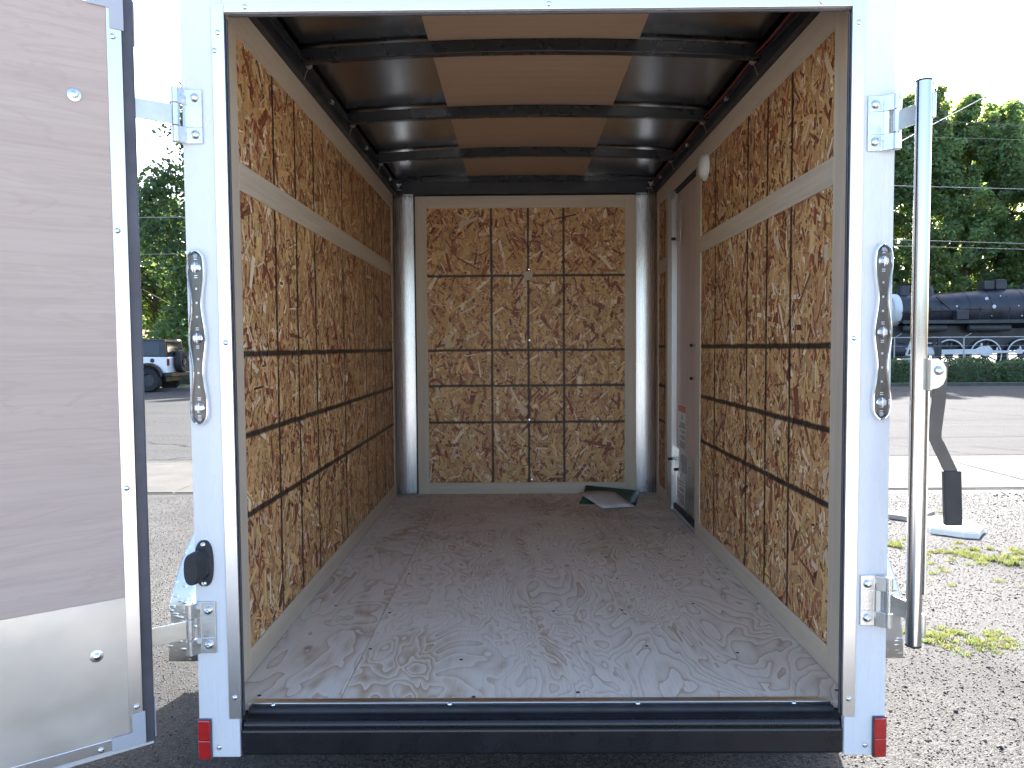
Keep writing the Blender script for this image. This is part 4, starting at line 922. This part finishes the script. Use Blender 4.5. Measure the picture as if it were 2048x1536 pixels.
# ------------------------------------------------------------------ ground clutter on the lot
sb = []
for k, (z, s_) in enumerate(((0, 1.0), (.035, .99), (.05, .93))):
    g = random.Random(4); sb.append([(3.40+(.22+g.uniform(-.04, .04))*s_*math.cos(2*math.pi*i/14), 4.02+(.27+g.uniform(-.06, .06))*s_*math.sin(2*math.pi*i/14), z) for i in range(14)])
st = MB().loft(sb).build('stepping_stone', 'pale_stone'); tag(st, 'white flat stone slab on the gravel below the locking bar grip', 'stone')
wf = MB().prism([(3.10, 4.40), (3.26, 4.26), (3.55, 4.50), (3.40, 4.66)], (0, 0, .0), (1, 0, 0), (0, 1, 0), (0, 0, .04)).build('wood_offcut', 'weathered_wood', None, .004); tag(wf, 'weathered grey board lying behind the white stone slab', 'board')
def pebbles(name, boxes, seed, lab):
    g = np.random.default_rng(seed); Vs = []; Fs = []; k = 0
    base = np.array([(1, 0, 0), (-1, 0, 0), (0, 1, 0), (0, -1, 0), (0, 0, 1), (0, 0, -1)], float); tri = np.array([(0, 2, 4), (2, 1, 4), (1, 3, 4), (3, 0, 4), (2, 0, 5), (1, 2, 5), (3, 1, 5), (0, 3, 5)])
    for (x0, x1, y0, y1, n, smin, smax) in boxes:
        s = smin+(smax-smin)*g.random(n)**2.2; P = np.stack([g.uniform(x0, x1, n), g.uniform(y0, y1, n), s*.25], 1)
        a = g.uniform(0, 6.28, n); J = base[None]*(s[:, None]*g.uniform(.6, 1.2, (n, 3)))[:, None, :]*np.array([1, 1, .65])+g.normal(0, .18, (n, 6, 3))*s[:, None, None]
        X = J[:, :, 0]*np.cos(a)[:, None]-J[:, :, 1]*np.sin(a)[:, None]; Y = J[:, :, 0]*np.sin(a)[:, None]+J[:, :, 1]*np.cos(a)[:, None]
        V = np.stack([X, Y, J[:, :, 2]], 2)+P[:, None, :]; Vs.append(V.reshape(-1, 3)); Fs.append((tri[None]+(np.arange(n)*6+k)[:, None, None]).reshape(-1, 3)); k += n*6
    o = link(name, raw_mesh(name, np.concatenate(Vs), np.concatenate(Fs), 'pebble')); tag(o, lab, 'gravel', None, 'stuff')
pebbles('gravel', [(.95, 4.6, .3, 5.5, 70000, .0018, .0062), (-5.0, -1.0, .6, 5.5, 50000, .0018, .0055), (.95, 4.6, .3, 5.5, 700, .006, .014), (-1.3, 1.3, -.5, .5, 2500, .003, .009), (4.6, 8, 3.0, 5.5, 4000, .005, .018)], 9, 'loose pale gravel scattered over the lot')
def grass(patches, seed):
    g = np.random.default_rng(seed); Vs = []; n_all = 0
    cols = []
    for (cx, cy, rx, ry, n, h) in patches:
        nt = max(6, n//45); tx_, ty_ = g.normal(0, .8, nt), g.normal(0, .8, nt); ti = g.integers(0, nt, n); r = np.minimum(1.2, np.hypot(tx_, ty_))[ti]; x = cx+rx*tx_[ti]+g.normal(0, .016, n); y = cy+ry*ty_[ti]+g.normal(0, .016, n)
        hh = .62*h*g.uniform(.4, 1.25, n)*(1.2-r*.45); la = g.uniform(0, 6.28, n); ln = hh*g.uniform(.2, 1.1, n); wa = g.uniform(0, 6.28, n); w = g.uniform(.0012, .0032, n)
        b0 = np.stack([x-w*np.cos(wa), y-w*np.sin(wa), 0*x], 1); b1 = np.stack([x+w*np.cos(wa), y+w*np.sin(wa), 0*x], 1)
        m = np.stack([x+.4*ln*np.cos(la), y+.4*ln*np.sin(la), hh*.62], 1); off = np.stack([w*np.cos(wa), w*np.sin(wa), 0*x], 1)*.8
        tip = np.stack([x+ln*np.cos(la), y+ln*np.sin(la), hh], 1)
        Vs.append(np.stack([b0, b1, m+off, tip, m-off], 1).reshape(-1, 3)); cols.append(np.stack([g.uniform(.7, 1.5, n), g.uniform(.75, 1.25, n), g.uniform(.6, 1.1, n)], 1)); n_all += n
    o = link('grass', raw_mesh('grass', np.concatenate(Vs), np.arange(n_all*5).reshape(n_all, 5), 'leaf_grass', np.concatenate(cols))); tag(o, 'short green grass tufts growing in the gravel by the locking bar', 'grass', None, 'stuff')
grass([(2.78, 3.50, .28, .22, 1500, .035), (3.02, 3.28, .20, .16, 900, .03), (3.30, 3.12, .22, .14, 1500, .06), (3.62, 3.10, .22, .14, 900, .055), (2.08, 1.78, .14, .09, 1100, .035), (2.24, 1.72, .12, .07, 700, .03), (2.6, 2.75, .25, .2, 350, .03),
       (1.75, 2.6, .2, .25, 350, .03), (3.9, 4.3, .5, .3, 500, .03), (3.0, 2.3, .9, .7, 700, .025), (4.2, 3.0, .8, .5, 700, .03)], 3)
gl_ = random.Random(8)
